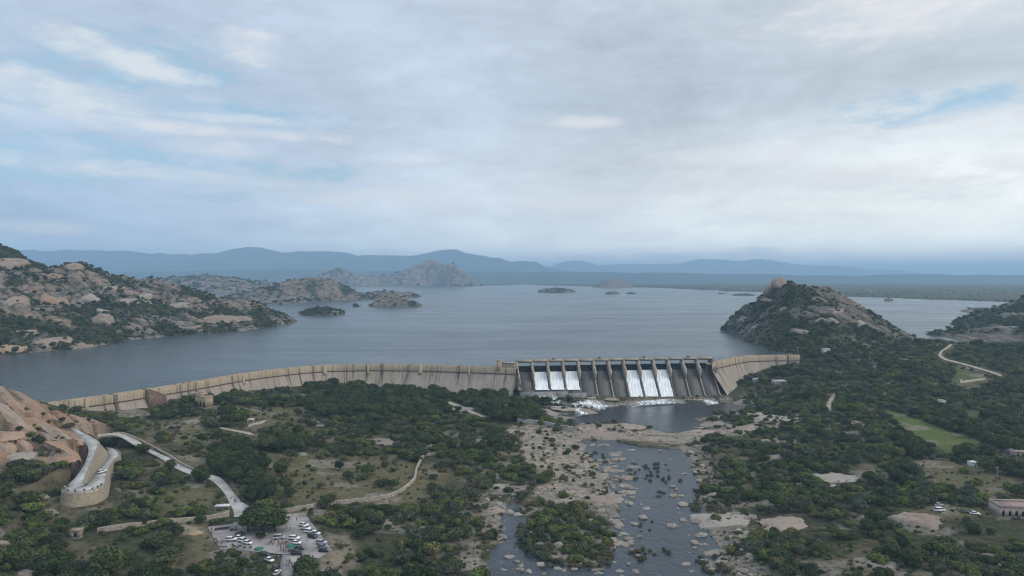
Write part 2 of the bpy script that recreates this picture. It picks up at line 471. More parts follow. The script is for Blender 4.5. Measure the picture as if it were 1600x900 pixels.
# slopes on the far right, up to the saddle dike and the hills
for p in [(500, 800, 24), (560, 850, 28), (640, 850, 26), (720, 820, 24), (800, 760, 24), (560, 880, 31), (460, 800, 25), (420, 780, 27), (900, 700, 24), (900, 850, 30)]: G.append(np.array(p, float))
ground_rbf = rbf_fit(G, 14.0)

GX0, GX1, GY0, GY1, GS = -520.0, 820.0, 205.0, 905.0, 2.0
gx = np.arange(GX0, GX1 + .1, GS); gy = np.arange(GY0, GY1 + .1, GS)
XX, YY = np.meshgrid(gx, gy)
H = ground_rbf(XX, YY)
H += 2.2 * fbm(XX / 34, YY / 34, 4, 3) + 0.7 * fbm(XX / 7, YY / 7, 3, 8)
# slabby relief on the bare red hill: long tilted sheets of granite
PXg, PYg = to_px(XX, YY, H)
redhill = smooth01((H - 26) / 6) * smooth01((-195 - XX) / 25) * (YY < 440)
t_ = 0.62 * XX + 0.78 * YY
f1, f2, idr = worley((XX * 0.80 - YY * 0.60) / 46 + 0.25 * fbm(XX / 30, YY / 30, 2, 60), (XX * 0.60 + YY * 0.80) / 9.0, 41)
red_crack = redhill * (1 - smooth01((f2 - f1) / 0.24))
H += redhill * (3.0 * np.clip(f2 - f1, 0, 0.5) + 3.2 * idr - 1.8 - 1.3 * red_crack)
# the river and the pool
wob_ = 9 * fbm(XX / 16, YY / 16, 4, 21)
sr = sdf_poly(XX, YY, RIVER) + wob_
sp = sdf_poly(XX, YY, POOL) + 0.7 * wob_
def carve(Hh, sd, wz):
    isl = fbm(XX / 11, YY / 11, 4, 31) + 0.5 * fbm(XX / 4, YY / 4, 2, 33)
    bed = wz - 0.25 + np.clip(sd * 0.12, -1.3, 0) + np.clip(isl - 0.17, 0, 1) * 6.0
    bank = np.minimum(Hh, wz + 0.15 + np.clip(sd, 0, 200) * 0.16 + 0.8 * np.abs(isl))
    bank = np.maximum(bank, wz + 0.12)
    return np.where(sd < 0, bed, np.where(sd < 45, bank, Hh))
H = carve(H, sr, RIVER_Z)
H = carve(H, sp, POOL_Z)
near_river = np.minimum(sr, sp)
# flat car park and roads
sl = sdf_poly(XX, YY, LOT)
lotz = 8.3 - (np.clip((P(420, 805, 8.3)[1] - YY), 0, 60)) * 0.032
H = np.where(sl < 1.5, lotz - 0.12, np.where(sl < 9, lotz + (H - lotz) * smooth01((sl - 1.5) / 7.5), H))
road_d = np.full(H.shape, 99.0)
for k in ('east', 'court', 'mid', 'house', 'lot', 'track', 'dike', 'valley', 'hill'):
    C = ROADW[k][2]
    if k == 'hill':
        lower_leg = C[11:]
        for part in (lower_leg, C[:12]):       # lower leg first, upper leg on top
            d, z, hw = line_dist(XX, YY, part)
            e = d - hw
            low = e < (10.0 if part is lower_leg else 3.0)
            slope_ = 0.0 if part is lower_leg else 0.5
            H = np.where((e < 0.0), z - 0.5, np.where(low & (e >= 0), np.minimum(H, z - 0.6 + slope_ * np.clip(e, 0, 9)), H))
            road_d = np.minimum(road_d, e)
    else:
        d, z, hw = line_dist(XX, YY, C)
        e = d - hw
        H = np.where(e < 1.5, z - 0.25, np.where(e < 7, (z - 0.25) + (H - z + 0.25) * smooth01((e - 1.5) / 5.5), H))
        road_d = np.minimum(road_d, e)
# below the outer wall of the hairpin the slope starts a storey lower
outer = ROADW['hill'][0][6:16]
d_out, z_out, _ = line_dist(XX, YY, np.column_stack([outer, np.zeros(len(outer))]))
onroad = line_dist(XX, YY, ROADW['hill'][2]); onroad = onroad[0] - onroad[2]
H = np.where((d_out < 16) & (onroad > 0.0) & (XX > -222) & (YY < 372), np.minimum(H, z_out - 4.6 - 0.05 * d_out), H)
# keep the sheet clear of the walls at the edges of the two legs
inA = line_dist(XX, YY, ROADW['hill'][2][:12]); inA = inA[0] - inA[2]
H = np.where((d_out < 3.6) & (onroad < 1.0) & (XX > -222) & (YY < 372), np.minimum(H, z_out - 6.0), H)
edgeA = ROADW['hill'][1][2:8]
d_in, z_in, _ = line_dist(XX, YY, np.column_stack([edgeA, np.zeros(len(edgeA))]))
H = np.where((d_in < 3.6) & (onroad < 6.0), np.minimum(H, z_in - 4.0 - np.clip((z_in - 23) * 0.8, 0, 6)), H)
# nothing of this sheet stands upstream of the dam
ANG = XX / YY
da = np.concatenate([[-2.0], DAM_L[:, 0] / DAM_L[:, 1], DAM_R[:, 0] / DAM_R[:, 1], [P(1290, 500, 30)[0] / P(1290, 500, 30)[1], 0.56, 0.63, 0.70, 2.0]])
dd = np.concatenate([[400.0], DAM_L[:, 1], DAM_R[:, 1], [800, 886, 886, 1100, 1100]])
CUT = np.interp(ANG, da, dd)
up_ = YY > CUT + 3.5
H = np.where(up_, np.minimum(H, 12.0), H)
def ground_z(x, y):
    x = np.asarray(x, float); y = np.asarray(y, float)
    fx = np.clip((x - GX0) / GS, 0, len(gx) - 1.001); fy = np.clip((y - GY0) / GS, 0, len(gy) - 1.001)
    i = fx.astype(int); j = fy.astype(int); u = fx - i; v = fy - j
    return (H[j, i] * (1 - u) + H[j, i + 1] * u) * (1 - v) + (H[j + 1, i] * (1 - u) + H[j + 1, i + 1] * u) * v
def grid_s(A, x, y):
    i = np.clip(np.round((np.asarray(x) - GX0) / GS).astype(int), 0, len(gx) - 1); j = np.clip(np.round((np.asarray(y) - GY0) / GS).astype(int), 0, len(gy) - 1)
    return A[j, i]

# ground cover zones -> colour attribute (r bare sand, g green meadow, b bare rock)
def zone(pts, z, soft=8.0, warp=10.0, seed=70):
    s = sdf_poly(XX, YY, px_poly(pts, z)) + warp * 2 * fbm(XX / 18, YY / 18, 4, seed)
    return smooth01(0.5 - s / soft)
sand = zone([(800, 672), (850, 668), (900, 674), (920, 690), (940, 735), (950, 775), (920, 790), (860, 782), (820, 770), (845, 745), (820, 720), (795, 700)], 3.0)
sand = np.maximum(sand, zone([(900, 665), (1000, 664), (1060, 676), (1130, 668), (1250, 655), (1255, 668), (1130, 684), (1060, 692), (960, 684), (905, 682)], 2.6, 5, 5))
sand = np.maximum(sand, zone([(500, 850), (545, 840), (560, 880), (520, 900), (480, 900)], 5, 8, 8) * 0.5)
sand = np.maximum(sand, zone([(285, 826), (315, 822), (322, 834), (290, 838)], 8.6, 4, 3))
meadow = zone([(1372, 640), (1400, 648), (1450, 660), (1535, 690), (1510, 702), (1480, 706), (1440, 685)], 8.8, 5, 4)
meadow = np.maximum(meadow, zone([(1480, 645), (1620, 645), (1640, 690), (1550, 685)], 9, 10, 22) * 0.42)
meadow = np.maximum(meadow, zone([(1495, 576), (1545, 585), (1520, 600), (1480, 590)], 18, 10, 10) * 0.6)
dry = zone([(420, 720), (560, 715), (690, 720), (650, 775), (560, 785), (440, 800), (420, 760)], 8, 12, 14)
dry = np.maximum(dry, zone([(360, 640), (480, 632), (490, 665), (400, 668)], 15, 12, 10))
dry = np.maximum(dry, zone([(200, 660), (300, 650), (330, 690), (260, 695), (210, 685)], 18, 12, 10) * 0.9)
dry = np.maximum(dry, zone([(310, 690), (360, 690), (330, 740), (300, 730)], 14, 8, 8))
dry = np.maximum(dry, zone([(1390, 712), (1480, 712), (1600, 750), (1620, 780), (1540, 778), (1440, 745)], 8, 12, 14))
dry = np.maximum(dry, zone([(265, 770), (340, 765), (350, 795), (270, 800)], 11, 8, 8))
dry = np.maximum(dry, zone([(290, 838), (335, 840), (340, 870), (280, 868)], 8, 8, 6))
dry = np.maximum(dry, zone([(1410, 795), (1560, 790), (1560, 806), (1480, 812)], 9, 6, 4))
rockz = np.clip(redhill * 1.25, 0, 1)
rockz = np.maximum(rockz, smooth01(1 - np.abs(near_river) / 26) * (fbm(XX / 9, YY / 9, 4, 90) > 0.0) * 0.9)
patch = smooth01((fbm(XX / 22, YY / 13, 4, 95) - 0.11) / 0.07)
rockz = np.maximum(rockz, patch * 0.62 * (road_d > 3))
zoneC = np.stack([np.clip(sand, 0, 1), np.clip(meadow, 0, 1), np.clip(rockz, 0, 1), np.ones_like(sand)], -1)

def grid_mesh(name, X, Y, Z, mat, attrs=None, smooth=True):
    ny, nx = X.shape
    idx = np.arange(ny * nx).reshape(ny, nx)
    Fq = np.stack([idx[:-1, :-1], idx[:-1, 1:], idx[1:, 1:], idx[1:, :-1]], -1).reshape(-1, 4)
    at = {k: (v.reshape(-1, 4) if v.ndim == 3 else v.ravel()) for k, v in (attrs or {}).items()}
    me = mesh_np(name, np.stack([X, Y, Z], -1).reshape(-1, 3), Fq, mat, smooth, attrs=at)
    return link(name, me)

# ------------------------------------------------------------------ materials of the land
def ground_material():
    m, t, b = new_mat('ground_cover')
    co = t.node('ShaderNodeTexCoord').outputs['Object']
    zn = t.node('ShaderNodeSeparateColor'); t.put(zn.inputs[0], t.attr('zone'))
    dr = t.attr('dry', 'Fac')
    n1 = t.noise(co, 0.05, 6, 0.6); n2 = t.noise(co, 0.4, 6, 0.65); n3 = t.noise(co, 1.6, 4, 0.6)
    base = t.mix(t.ramp(n2, 0.35, 0.65), (0.034, 0.042, 0.019, 1), (0.078, 0.076, 0.041, 1))
    base = t.mix(t.ramp(n1, 0.50, 0.64), base, (0.145, 0.115, 0.075, 1))
    dryc = t.mix(t.ramp(n2, 0.3, 0.7), (0.090, 0.088, 0.040, 1), (0.175, 0.145, 0.080, 1))
    base = t.mix(t.math('MULTIPLY', dr, 0.85), base, dryc)
    mead = t.mix(t.ramp(n2, 0.3, 0.7), (0.074, 0.104, 0.026, 1), (0.120, 0.142, 0.042, 1))
    base = t.mix(zn.outputs[1], base, mead)
    sandc = t.mix(t.ramp(n2, 0.3, 0.7), (0.250, 0.205, 0.155, 1), (0.400, 0.335, 0.260, 1))
    n5 = t.noise(co, 0.16, 6, 0.7)
    sandc = t.mix(t.ramp(n5, 0.50, 0.62), sandc, (0.105, 0.088, 0.062, 1))
    sandc = t.mix(t.math('MULTIPLY', t.ramp(n3, 0.55, 0.7), 0.6), sandc, (0.25, 0.235, 0.215, 1))
    base = t.mix(t.math('MULTIPLY', zn.outputs[0], t.ramp(t.math('ADD', t.math('MULTIPLY', n2, 0.7), t.math('MULTIPLY', n1, 0.3)), 0.28, 0.46)), base, sandc)
    red = t.attr('red', 'Fac')
    rk = t.mix(t.ramp(n2, 0.3, 0.7), (0.160, 0.135, 0.112, 1), (0.330, 0.285, 0.240, 1))
    rr = t.mix(t.ramp(n1, 0.35, 0.65), (0.300, 0.175, 0.115, 1), (0.330, 0.245, 0.180, 1))
    rr = t.mix(t.ramp(n2, 0.52, 0.75), rr, (0.170, 0.130, 0.105, 1))
    rk = t.mix(red, rk, rr)
    base = t.mix(t.math('MULTIPLY', zn.outputs[2], t.ramp(n2, 0.30, 0.44)), base, rk)
    base = t.mix(t.attr('crack', 'Fac'), base, (0.055, 0.050, 0.036, 1))
    t.put(b.inputs['Base Color'], base)
    b.inputs['Roughness'].default_value = 0.95
    b.inputs['Specular IOR Level'].default_value = 0.1
    hh = t.math('ADD', t.math('MULTIPLY', n2, 1.0), t.math('MULTIPLY', n3, 0.4))
    t.put(b.inputs['Normal'], t.bump(hh, 0.8, 1.2))
    return m
M = {}
M['ground'] = ground_material()
ground = grid_mesh('ground', XX, YY, H, M['ground'], {'zone': zoneC, 'dry': np.clip(dry, 0, 1), 'red': np.clip(redhill * 1.2, 0, 1), 'crack': np.clip(red_crack, 0, 1)})
props(ground, kind='structure')

def hill_material(name, warm, cold, dark, green, gscale=0.02, gthr=0.5):
    m, t, b = new_mat(name)
    co = t.node('ShaderNodeTexCoord').outputs['Object']
    n1 = t.noise(co, 0.012, 6, 0.6); n2 = t.noise(co, 0.08, 7, 0.65); n3 = t.noise(co, 0.5, 5, 0.65)
    idc = t.attr('cell', 'Fac'); ck = t.attr('crack', 'Fac'); gr = t.attr('green', 'Fac')
    c = t.mix(t.ramp(t.math('ADD', t.math('MULTIPLY', n1, 0.6), t.math('MULTIPLY', idc, 0.4)), 0.35, 0.65), cold, warm)
    c = t.mix(t.math('MULTIPLY', t.ramp(n2, 0.44, 0.62), 0.85), c, dark)
    c = t.mix(t.math('MULTIPLY', t.ramp(n3, 0.5, 0.75), 0.4), c, dark)
    gm = t.math('MAXIMUM', ck, t.ramp(t.math('ADD', gr, t.math('MULTIPLY', t.math('SUBTRACT', n3, 0.5), 1.3)), 0.35, 0.65))
    gcol = t.mix(t.ramp(n2, 0.35, 0.65), green, tuple(x * 1.7 for x in green[:3]) + (1,))
    c = t.mix(gm, c, gcol)
    t.put(b.inputs['Base Color'], c)
    b.inputs['Roughness'].default_value = 0.95
    b.inputs['Specular IOR Level'].default_value = 0.1
    t.put(b.inputs['Normal'], t.bump(t.math('ADD', n2, t.math('MULTIPLY', n3, 0.35)), 1.0, 5.0))
    return m
M['hill_l'] = hill_material('granite_hill', (0.300, 0.222, 0.172, 1), (0.235, 0.210, 0.190, 1), (0.062, 0.055, 0.050, 1), (0.034, 0.042, 0.020, 1))
M['hill_r'] = hill_material('granite_hill_grey', (0.225, 0.178, 0.142, 1), (0.165, 0.152, 0.140, 1), (0.062, 0.058, 0.054, 1), (0.030, 0.038, 0.019, 1))
M['far_rock'] = hill_material('far_granite', (0.30, 0.215, 0.165, 1), (0.22, 0.185, 0.16, 1), (0.085, 0.075, 0.066, 1), (0.036, 0.046, 0.022, 1))

HILLS = {}
def hill(name, ctrl, x0, x1, y0, y1, step, mat, amp, lx, ly, ang, seed, green_bias=0.0, c=20.0, big=1.0, kind='structure', floor=12.0, gnoise=55.0):
    """a rocky hill from ridge and shore points; slabs are rounded cells stretched along the strata"""
    f = rbf_fit(ctrl, c)
    xs = np.arange(x0, x1 + .1, step); ys = np.arange(y0, y1 + .1, step)
    X, Y = np.meshgrid(xs, ys)
    Z = f(X, Y)
    env = smooth01((Z - (LAKE_Z - 4)) / 14.0)
    Z = Z + big * 10 * fbm(X / 120, Y / 120, 4, seed) * env
    ca, sa = math.cos(ang), math.sin(ang)
    wx_ = X + 18 * fbm(X / 40, Y / 40, 3, seed + 3); wy_ = Y + 18 * fbm(X / 40, Y / 40, 3, seed + 4)
    U = (wx_ * ca + wy_ * sa); V = (-wx_ * sa + wy_ * ca)
    f1, f2, ida = worley(U / lx, V / ly, seed + 11)
    e1 = np.clip(f2 - f1, 0, 0.6)
    g1, g2, idb = worley(U / (lx * .42), V / (ly * .42), seed + 21)
    e2 = np.clip(g2 - g1, 0, 0.6)
    bulge = amp * (np.sqrt(e1 / 0.6) * 1.0 + 0.9 * (ida - 0.5)) + amp * 0.42 * (np.sqrt(e2 / 0.6) + 0.9 * (idb - 0.5))
    Z = Z + (bulge - amp * 0.6) * env + 1.2 * fbm(X / 9, Y / 9, 3, seed + 8) * env
    crack = np.maximum(1 - smooth01(e1 / 0.17), 0.75 * (1 - smooth01(e2 / 0.15)))
    gz = fbm(X / gnoise, Y / gnoise, 4, seed + 30) * 2.2 + green_bias
    gz = np.clip(gz + 0.1, 0, 1)
    if x1 - x0 < 480:
        ed = np.minimum(np.minimum(X - x0, x1 - X) / (x1 - x0), np.minimum(Y - y0, y1 - Y) / (y1 - y0))
        Z = floor + (Z - floor) * smooth01(ed / 0.16) if kind == 'structure' and name == 'island' else Z
    Z = np.maximum(Z, floor)
    o = grid_mesh(name, X, Y, Z, mat, {'crack': np.clip(crack, 0, 1), 'cell': 0.6 * ida + 0.4 * idb, 'green': gz})
    props(o, kind=kind)
    HILLS[name + str(len(HILLS))] = dict(X=X, Y=Y, Z=Z, crack=crack, green=gz, x0=x0, y0=y0, step=step)
    return o
SH = LAKE_Z
cl = [P(x, y, SH) for x, y in [(-200, 566), (-60, 560), (0, 555), (60, 550), (110, 546), (150, 541), (200, 532), (250, 527), (300, 523), (345, 520), (380, 517), (412, 512), (438, 508)]]
cl += [PD(*a) for a in [(-250, 320, 1000), (-120, 348, 1050), (-60, 364, 1080), (0, 386, 1100), (40, 409, 1120), (70, 424, 1130), (92, 424, 1140), (116, 414, 1150), (140, 420, 1160), (170, 437, 1190), (200, 438, 1210), (240, 444, 1230), (300, 456, 1250), (350, 468, 1255), (400, 479, 1245), (425, 494, 1235)]]
cl += [PD(*a) for a in [(60, 475, 960), (150, 470, 1030), (0, 470, 900), (190, 500, 1000), (300, 490, 1120), (-60, 470, 900)]]
cl += [np.array(p, float) for p in [(-380, 1290, 20), (-450, 1400, 20), (-600, 1450, 24), (-760, 1450, 30), (-950, 1400, 50), (-380, 1150, 16), (-430, 1000, 18), (-480, 900, 18), (-500, 780, 16), (-520, 690, 16), (-1200, 1100, 130), (-1100, 800, 80)]]
hill('hill', cl, -1200, -370, 680, 1460, 2.6, M['hill_l'], 7.0, 66, 27, R(-40), 5, 0.36)
cr = [P(x, y, SH) for x, y in [(1131, 515), (1150, 521), (1165, 527), (1182, 537), (1195, 543), (1213, 550)]]
cr += [PD(*a) for a in [(1150, 492, 1085), (1180, 472, 1050), (1200, 455, 1010), (1220, 448, 985), (1252, 449, 975), (1290, 455, 960), (1318, 468, 945), (1345, 485, 925), (1370, 507, 905), (1392, 527, 885), (1420, 546, 865)]]
cr += [P(*a) for a in [(1240, 556, 31), (1300, 556, 30), (1350, 565, 27), (1400, 562, 23), (1440, 572, 19), (1300, 575, 22), (1270, 566, 26), (1230, 566, 24)]]
cr += [PD(*a) for a in [(1200, 500, 900), (1260, 510, 840), (1320, 520, 820), (1230, 480, 920), (1290, 490, 870)]]
cr += [np.array(p, float) for p in [(300, 1150, 18), (330, 1220, 14), (450, 1200, 14), (560, 1100, 14), (600, 980, 14), (580, 880, 16), (280, 900, 17), (262, 800, 20), (290, 1000, 16), (310, 1080, 18), (620, 800, 10), (250, 740, 14), (250, 700, 8), (400, 660, 5), (560, 720, 8), (330, 690, 12)]]
hill('hill', cr, 240, 640, 670, 1230, 2.2, M['hill_r'], 5.0, 48, 20, R(20), 17, 0.26, c=16, big=0.8, floor=4.0)
cf = [P(x, y, SH) for x, y in [(1446, 523), (1475, 515), (1500, 510)]]
cf += [PD(*a) for a in [(1470, 519, 1060), (1500, 513, 1100), (1540, 497, 1130), (1570, 484, 1150), (1600, 470, 1160), (1660, 445, 1150), (1760, 420, 1150), (1900, 400, 1150)]]
cf += [PD(*a) for a in [(1500, 540, 950), (1560, 530, 980), (1600, 520, 1000), (1700, 500, 1000), (1800, 480, 1000), (1510, 560, 830), (1560, 570, 800), (1620, 575, 790), (1700, 570, 800), (1460, 545, 895), (1475, 535, 930)]]
cf += [np.array(p, float) for p in [(590, 1010, 14), (600, 1100, 14), (700, 1250, 14), (900, 1350, 16), (1150, 1350, 30), (610, 860, 14), (700, 760, 6), (850, 740, 8), (1100, 760, 20)]]
hill('hill', cf, 585, 1200, 760, 1360, 3.0, M['hill_r'], 4.5, 50, 22, R(-25), 29, 0.34, c=18, big=0.9, floor=6.0)
# middle distance: granite ridge, islands, the big dome
def bump_ctrl(shore, ridge, extra, back=None):
    o = [P(x, y, SH) for x, y in shore] + [PD(*a) for a in ridge] + [np.array(p, float) for p in extra]
    if back:
        for a in ridge:
            q = PD(*a); o.append(np.array([q[0], q[1] + back, 26.0])); o.append(np.array([q[0], q[1] + 1.8 * back, 18.0]))
        for x, y in shore:
            q = P(x, y, SH); k_ = 1 - 0.6 * back / q[1]; o.append(np.array([q[0] * k_, q[1] * k_, 16.0]))
    return o
def skirt(x0, x1, y0, y1, z, n=5):
    o = []
    for i in range(n):
        t = i / (n - 1)
        o += [(x0 + t * (x1 - x0), y0, z), (x0 + t * (x1 - x0), y1, z), (x0, y0 + t * (y1 - y0), z), (x1, y0 + t * (y1 - y0), z)]
    return o
c2 = bump_ctrl([(370, 472), (400, 476), (440, 478), (480, 473), (520, 469), (560, 464), (600, 461), (640, 461)],
               [(380, 461, 2350), (410, 452, 2400), (430, 447, 2450), (470, 437, 2500), (485, 436, 2500), (515, 440, 2520), (540, 452, 2600), (575, 459.5, 2750), (610, 457.5, 2850), (640, 459, 2880)],
               skirt(-1250, -330, 1900, 3100, 8), 230)
hill('hill', c2, -1250, -330, 1900, 3100, 6.5, M['far_rock'], 8, 70, 32, R(-30), 37, 0.14, c=25, floor=10)
ci = bump_ctrl([(582, 477), (610, 478.5), (640, 477), (657, 473)], [(590, 471, 1960), (606, 464, 1990), (620, 464, 1990), (635, 469, 1980), (650, 473, 1960)], skirt(-440, -230, 1850, 2110, 10, 4))
hill('island', ci, -440, -230, 1850, 2110, 3.0, M['far_rock'], 4, 26, 14, R(10), 43, 0.30, c=10, big=.4)
ci = bump_ctrl([(474, 490), (500, 493), (520, 492.5), (535, 489)], [(485, 485, 1545), (500, 482.5, 1550), (515, 483.5, 1550), (528, 487, 1540)], skirt(-520, -350, 1455, 1620, 10, 4))
hill('island', ci, -520, -350, 1455, 1620, 3.0, M['far_rock'], 2, 20, 10, R(10), 47, 0.6, c=8, big=.25)
c3 = bump_ctrl([(530, 447.5), (600, 447), (680, 446.5), (750, 446)],
               [(530, 436, 5900), (580, 434, 6100), (620, 428, 6200), (655, 421, 6300), (675, 415.5, 6350), (705, 416, 6350), (722, 427, 6300), (740, 441, 6200), (560, 438, 6000)],
               skirt(-2100, -150, 5300, 7400, 18), 420)
hill('hill', c3, -2100, -150, 5300, 7400, 14, M['far_rock'], 12, 130, 60, R(0), 53, -0.12, c=60, big=1.5, floor=15)
c4 = bump_ctrl([(230, 450), (300, 452), (400, 452)], [(180, 444, 3900), (250, 438, 4000), (300, 435, 4100), (350, 436, 4200), (400, 441, 4100), (440, 445, 4000)], skirt(-2800, -900, 3300, 4900, 18), 260)
hill('hill', c4, -2800, -900, 3300, 4900, 12, M['far_rock'], 10, 110, 50, R(0), 59, 0.25, c=60, big=2.0, floor=15)
for (sh, rd, bx, gb, sd_) in [
    ([(842, 456), (870, 457.5), (900, 456.5)], [(855, 452, 3700), (870, 450, 3720), (888, 452, 3720)], (80, 420, 3500, 3950), 0.5, 61),
    ([(928, 449), (957, 450), (980, 449.5)], [(942, 440, 5350), (957, 435, 5400), (968, 438, 5400), (985, 446, 5400)], (580, 1020, 5000, 5800), -0.1, 63),
    ([(945, 459.5), (958, 460), (970, 459.5)], [(952, 456.5, 3330), (963, 456.5, 3330)], (400, 580, 3200, 3480), 0.5, 65),
    ([(976, 459.5), (995, 459)], [(985, 457, 3390)], (520, 680, 3270, 3520), 0.5, 67),
    ([(1502, 487), (1530, 488.5), (1560, 487)], [(1515, 483, 1660), (1535, 481, 1680), (1552, 483, 1680)], (1060, 1240, 1580, 1790), 0.6, 69),
    ([(1380, 470.5), (1392, 470.5)], [(1386, 468.5, 2420)], (1290, 1370, 2360, 2480), 0.6, 71),
    ([(1118, 459), (1132, 459.2)], [(1125, 457.3, 3420)], (1010, 1080, 3340, 3500), 0.6, 73),
    ([(1142, 461.5), (1160, 462), (1180, 462)], [(1150, 460, 3080), (1170, 460, 3080)], (980, 1120, 2980, 3170), 0.6, 75),
    ([(550, 479), (560, 479.5)], [(555, 476.8, 1960)], (-480, -415, 1910, 2010), 0.6, 77)]:
    c_ = bump_ctrl(sh, rd, skirt(bx[0], bx[1], bx[2], bx[3], 12, 4))
    hill('island', c_, *bx, max(2.5, (bx[1] - bx[0]) / 60), M['far_rock'], 2.5, 40, 20, 0, sd_, gb, c=12, big=.3)

# ------------------------------------------------------------------ mountains
def mountain_material(name, c):
    m, t, b = new_mat(name)
    co = t.node('ShaderNodeTexCoord').outputs['Object']
    n1 = t.noise(co, 0.0012, 6, 0.6)
    t.put(b.inputs['Base Color'], t.mix(t.ramp(n1, 0.3, 0.7), tuple(x * .75 for x in c) + (1,), tuple(x * 1.3 for x in c) + (1,)))
    b.inputs['Roughness'].default_value = 1.0; b.inputs['Specular IOR Level'].default_value = 0.0
    return m
M['mount'] = mountain_material('mountain_forest', (0.040, 0.048, 0.034))
def mountain(sil, Y, depth, nx, seed, rough=1.0):
    """a range along x whose skyline follows the given photo pixels at distance Y"""
    s = np.array([PD(a, b, Y) for a, b in sil])
    xs = np.linspace(s[0, 0], s[-1, 0], nx)
    top = np.interp(xs, s[:, 0], s[:, 2]) + rough * (110 * fbm(xs / 1300, xs * 0 + 3, 5, seed) + 45 * fbm(xs / 380, xs * 0 + 9, 4, seed + 5, 0.6))
    top += rough * 60 * (0.12 - np.abs(fbm(xs / 700, xs * 0 + 21, 4, seed + 8))) 
    top = np.minimum(top, 825)
    tt = np.linspace(-1, 1, 41)
    X, T = np.meshgrid(xs, tt)
    Yg = Y + T * depth + 500 * fbm(X / 2500, T * 2, 3, seed + 1)
    prof = np.clip(1 - np.abs(T) ** 0.9, 0, 1)
    spur = (1 - 2 * np.abs(fbm(X / 1500, Yg / 2600, 5, seed + 2))) 
    Z = 30 + (top[None, :] - 30) * prof * (1 - (1 - spur) * 0.9 * (1 - prof) * 1.4)
    Z = np.where(np.abs(T) > 0.98, 20, Z)
    o = grid_mesh('mountain', X, Yg, Z, M['mount'])
    return props(o, kind='structure')
mountain([(-400, 396), (-200, 392), (0, 393), (50, 392), (100, 390.5), (200, 393), (290, 396), (340, 398), (365, 391), (388, 388), (410, 386), (428, 391), (450, 396), (478, 393), (510, 392.5), (540, 394), (556, 398.5), (575, 397), (600, 395.5), (640, 398), (672, 394), (692, 391), (714, 391.5), (728, 398), (760, 401.5), (782, 404), (798, 409), (818, 408), (838, 410), (852, 416), (900, 424), (1000, 430)], 15500, 3200, 500, 3)
mountain([(700, 420), (800, 416), (860, 416), (882, 409), (900, 407), (918, 409), (935, 414), (985, 413), (1020, 413), (1060, 411), (1095, 406), (1120, 404), (1150, 406), (1185, 404), (1215, 409), (1260, 415), (1310, 416), (1350, 422), (1400, 423), (1450, 428), (1600, 429), (1800, 427)], 23500, 4000, 300, 9)
mountain([(-400, 430), (200, 424), (500, 421), (760, 424), (900, 424), (1100, 427), (1300, 430), (1800, 430)], 11500, 1800, 300, 15, .5)

# ------------------------------------------------------------------ far plain with the lake basin
lake_far = [P(x, y, SH) for x, y in [(-300, 449), (0, 445), (120, 443), (200, 441), (260, 443), (400, 445), (470, 446), (540, 446.5), (640, 446.5), (760, 446), (830, 445), (900, 446.5), (1000, 449), (1060, 451), (1100, 452), (1180, 456), (1300, 461.5), (1400, 464), (1500, 467), (1600, 471), (1750, 478), (1900, 490)]]
lake_poly = np.array([(-3500, 300, 0)] + [(p[0], p[1], 0) for p in lake_far] + [(1600, 300, 0)])
na, nr = 520, 260
aa = np.linspace(R(-56), R(56), na); rr_ = np.geomspace(150, 60000, nr)
AA, RR = np.meshgrid(aa, rr_)
FX, FY = RR * np.sin(AA), RR * np.cos(AA)
sd = sdf_poly(FX, FY, lake_poly) + 900 * fbm(FX / 900, FY / 900, 4, 81) * smooth01((FY - 1500) / 1500) + 260 * fbm(FX / 160, FY / 160, 3, 82) * smooth01((FY - 1800) / 1000)
FZ = LAKE_Z + np.clip(sd * 0.006, -14, 3.5) + 1.2 * fbm(FX / 300, FY / 300, 3, 83)
inside = smooth01((1900 - FY) / 500)
FZ = FZ * (1 - inside) + (-8) * inside
def plain_material():
    m, t, b = new_mat('far_plain')
    co = t.node('ShaderNodeTexCoord').outputs['Object']
    n1 = t.noise(co, 0.0016, 6, 0.65); n2 = t.noise(co, 0.010, 6, 0.6)
    c = t.mix(t.ramp(n2, 0.4, 0.6), (0.060, 0.072, 0.036, 1), (0.120, 0.115, 0.068, 1))
    c = t.mix(t.ramp(n1, 0.5, 0.7), c, (0.13, 0.11, 0.07, 1))
    t.put(b.inputs['Base Color'], c)
    b.inputs['Roughness'].default_value = 1.0; b.inputs['Specular IOR Level'].default_value = 0.0
    return m
M['plain'] = plain_material()
props(grid_mesh('plain', FX, FY, FZ, M['plain']), kind='structure')

# ------------------------------------------------------------------ water
def water_material(name, c, rough, waves, bstr, spec=0.5):
    m, t, b = new_mat(name)
    co = t.node('ShaderNodeTexCoord').outputs['Object']
    ny = t.vmath('MULTIPLY', co, (1.0, 0.55, 1.0))
    h = None
    for sc_, a in waves:
        k = t.math('MULTIPLY', t.noise(ny, sc_, 3, 0.6), a)
        h = k if h is None else t.math('ADD', h, k)
    n1 = t.noise(co, 0.004, 5, 0.6)
    t.put(b.inputs['Base Color'], t.mix(t.ramp(n1, 0.35, 0.65), tuple(x * .9 for x in c) + (1,), tuple(x * 1.1 for x in c) + (1,)))
    lane = t.noise(t.vmath('MULTIPLY', co, (0.25, 1.0, 1.0)), 0.012, 5, 0.6, 0.5)      # wind lanes
    t.put(b.inputs['Roughness'], t.math('MULTIPLY_ADD', t.ramp(lane, 0.30, 0.75), rough * 0.45, rough * 0.85))
    b.inputs['IOR'].default_value = 1.33
    b.inputs['Specular IOR Level'].default_value = spec
    t.put(b.inputs['Normal'], t.bump(h, bstr, 1.0))
    return m
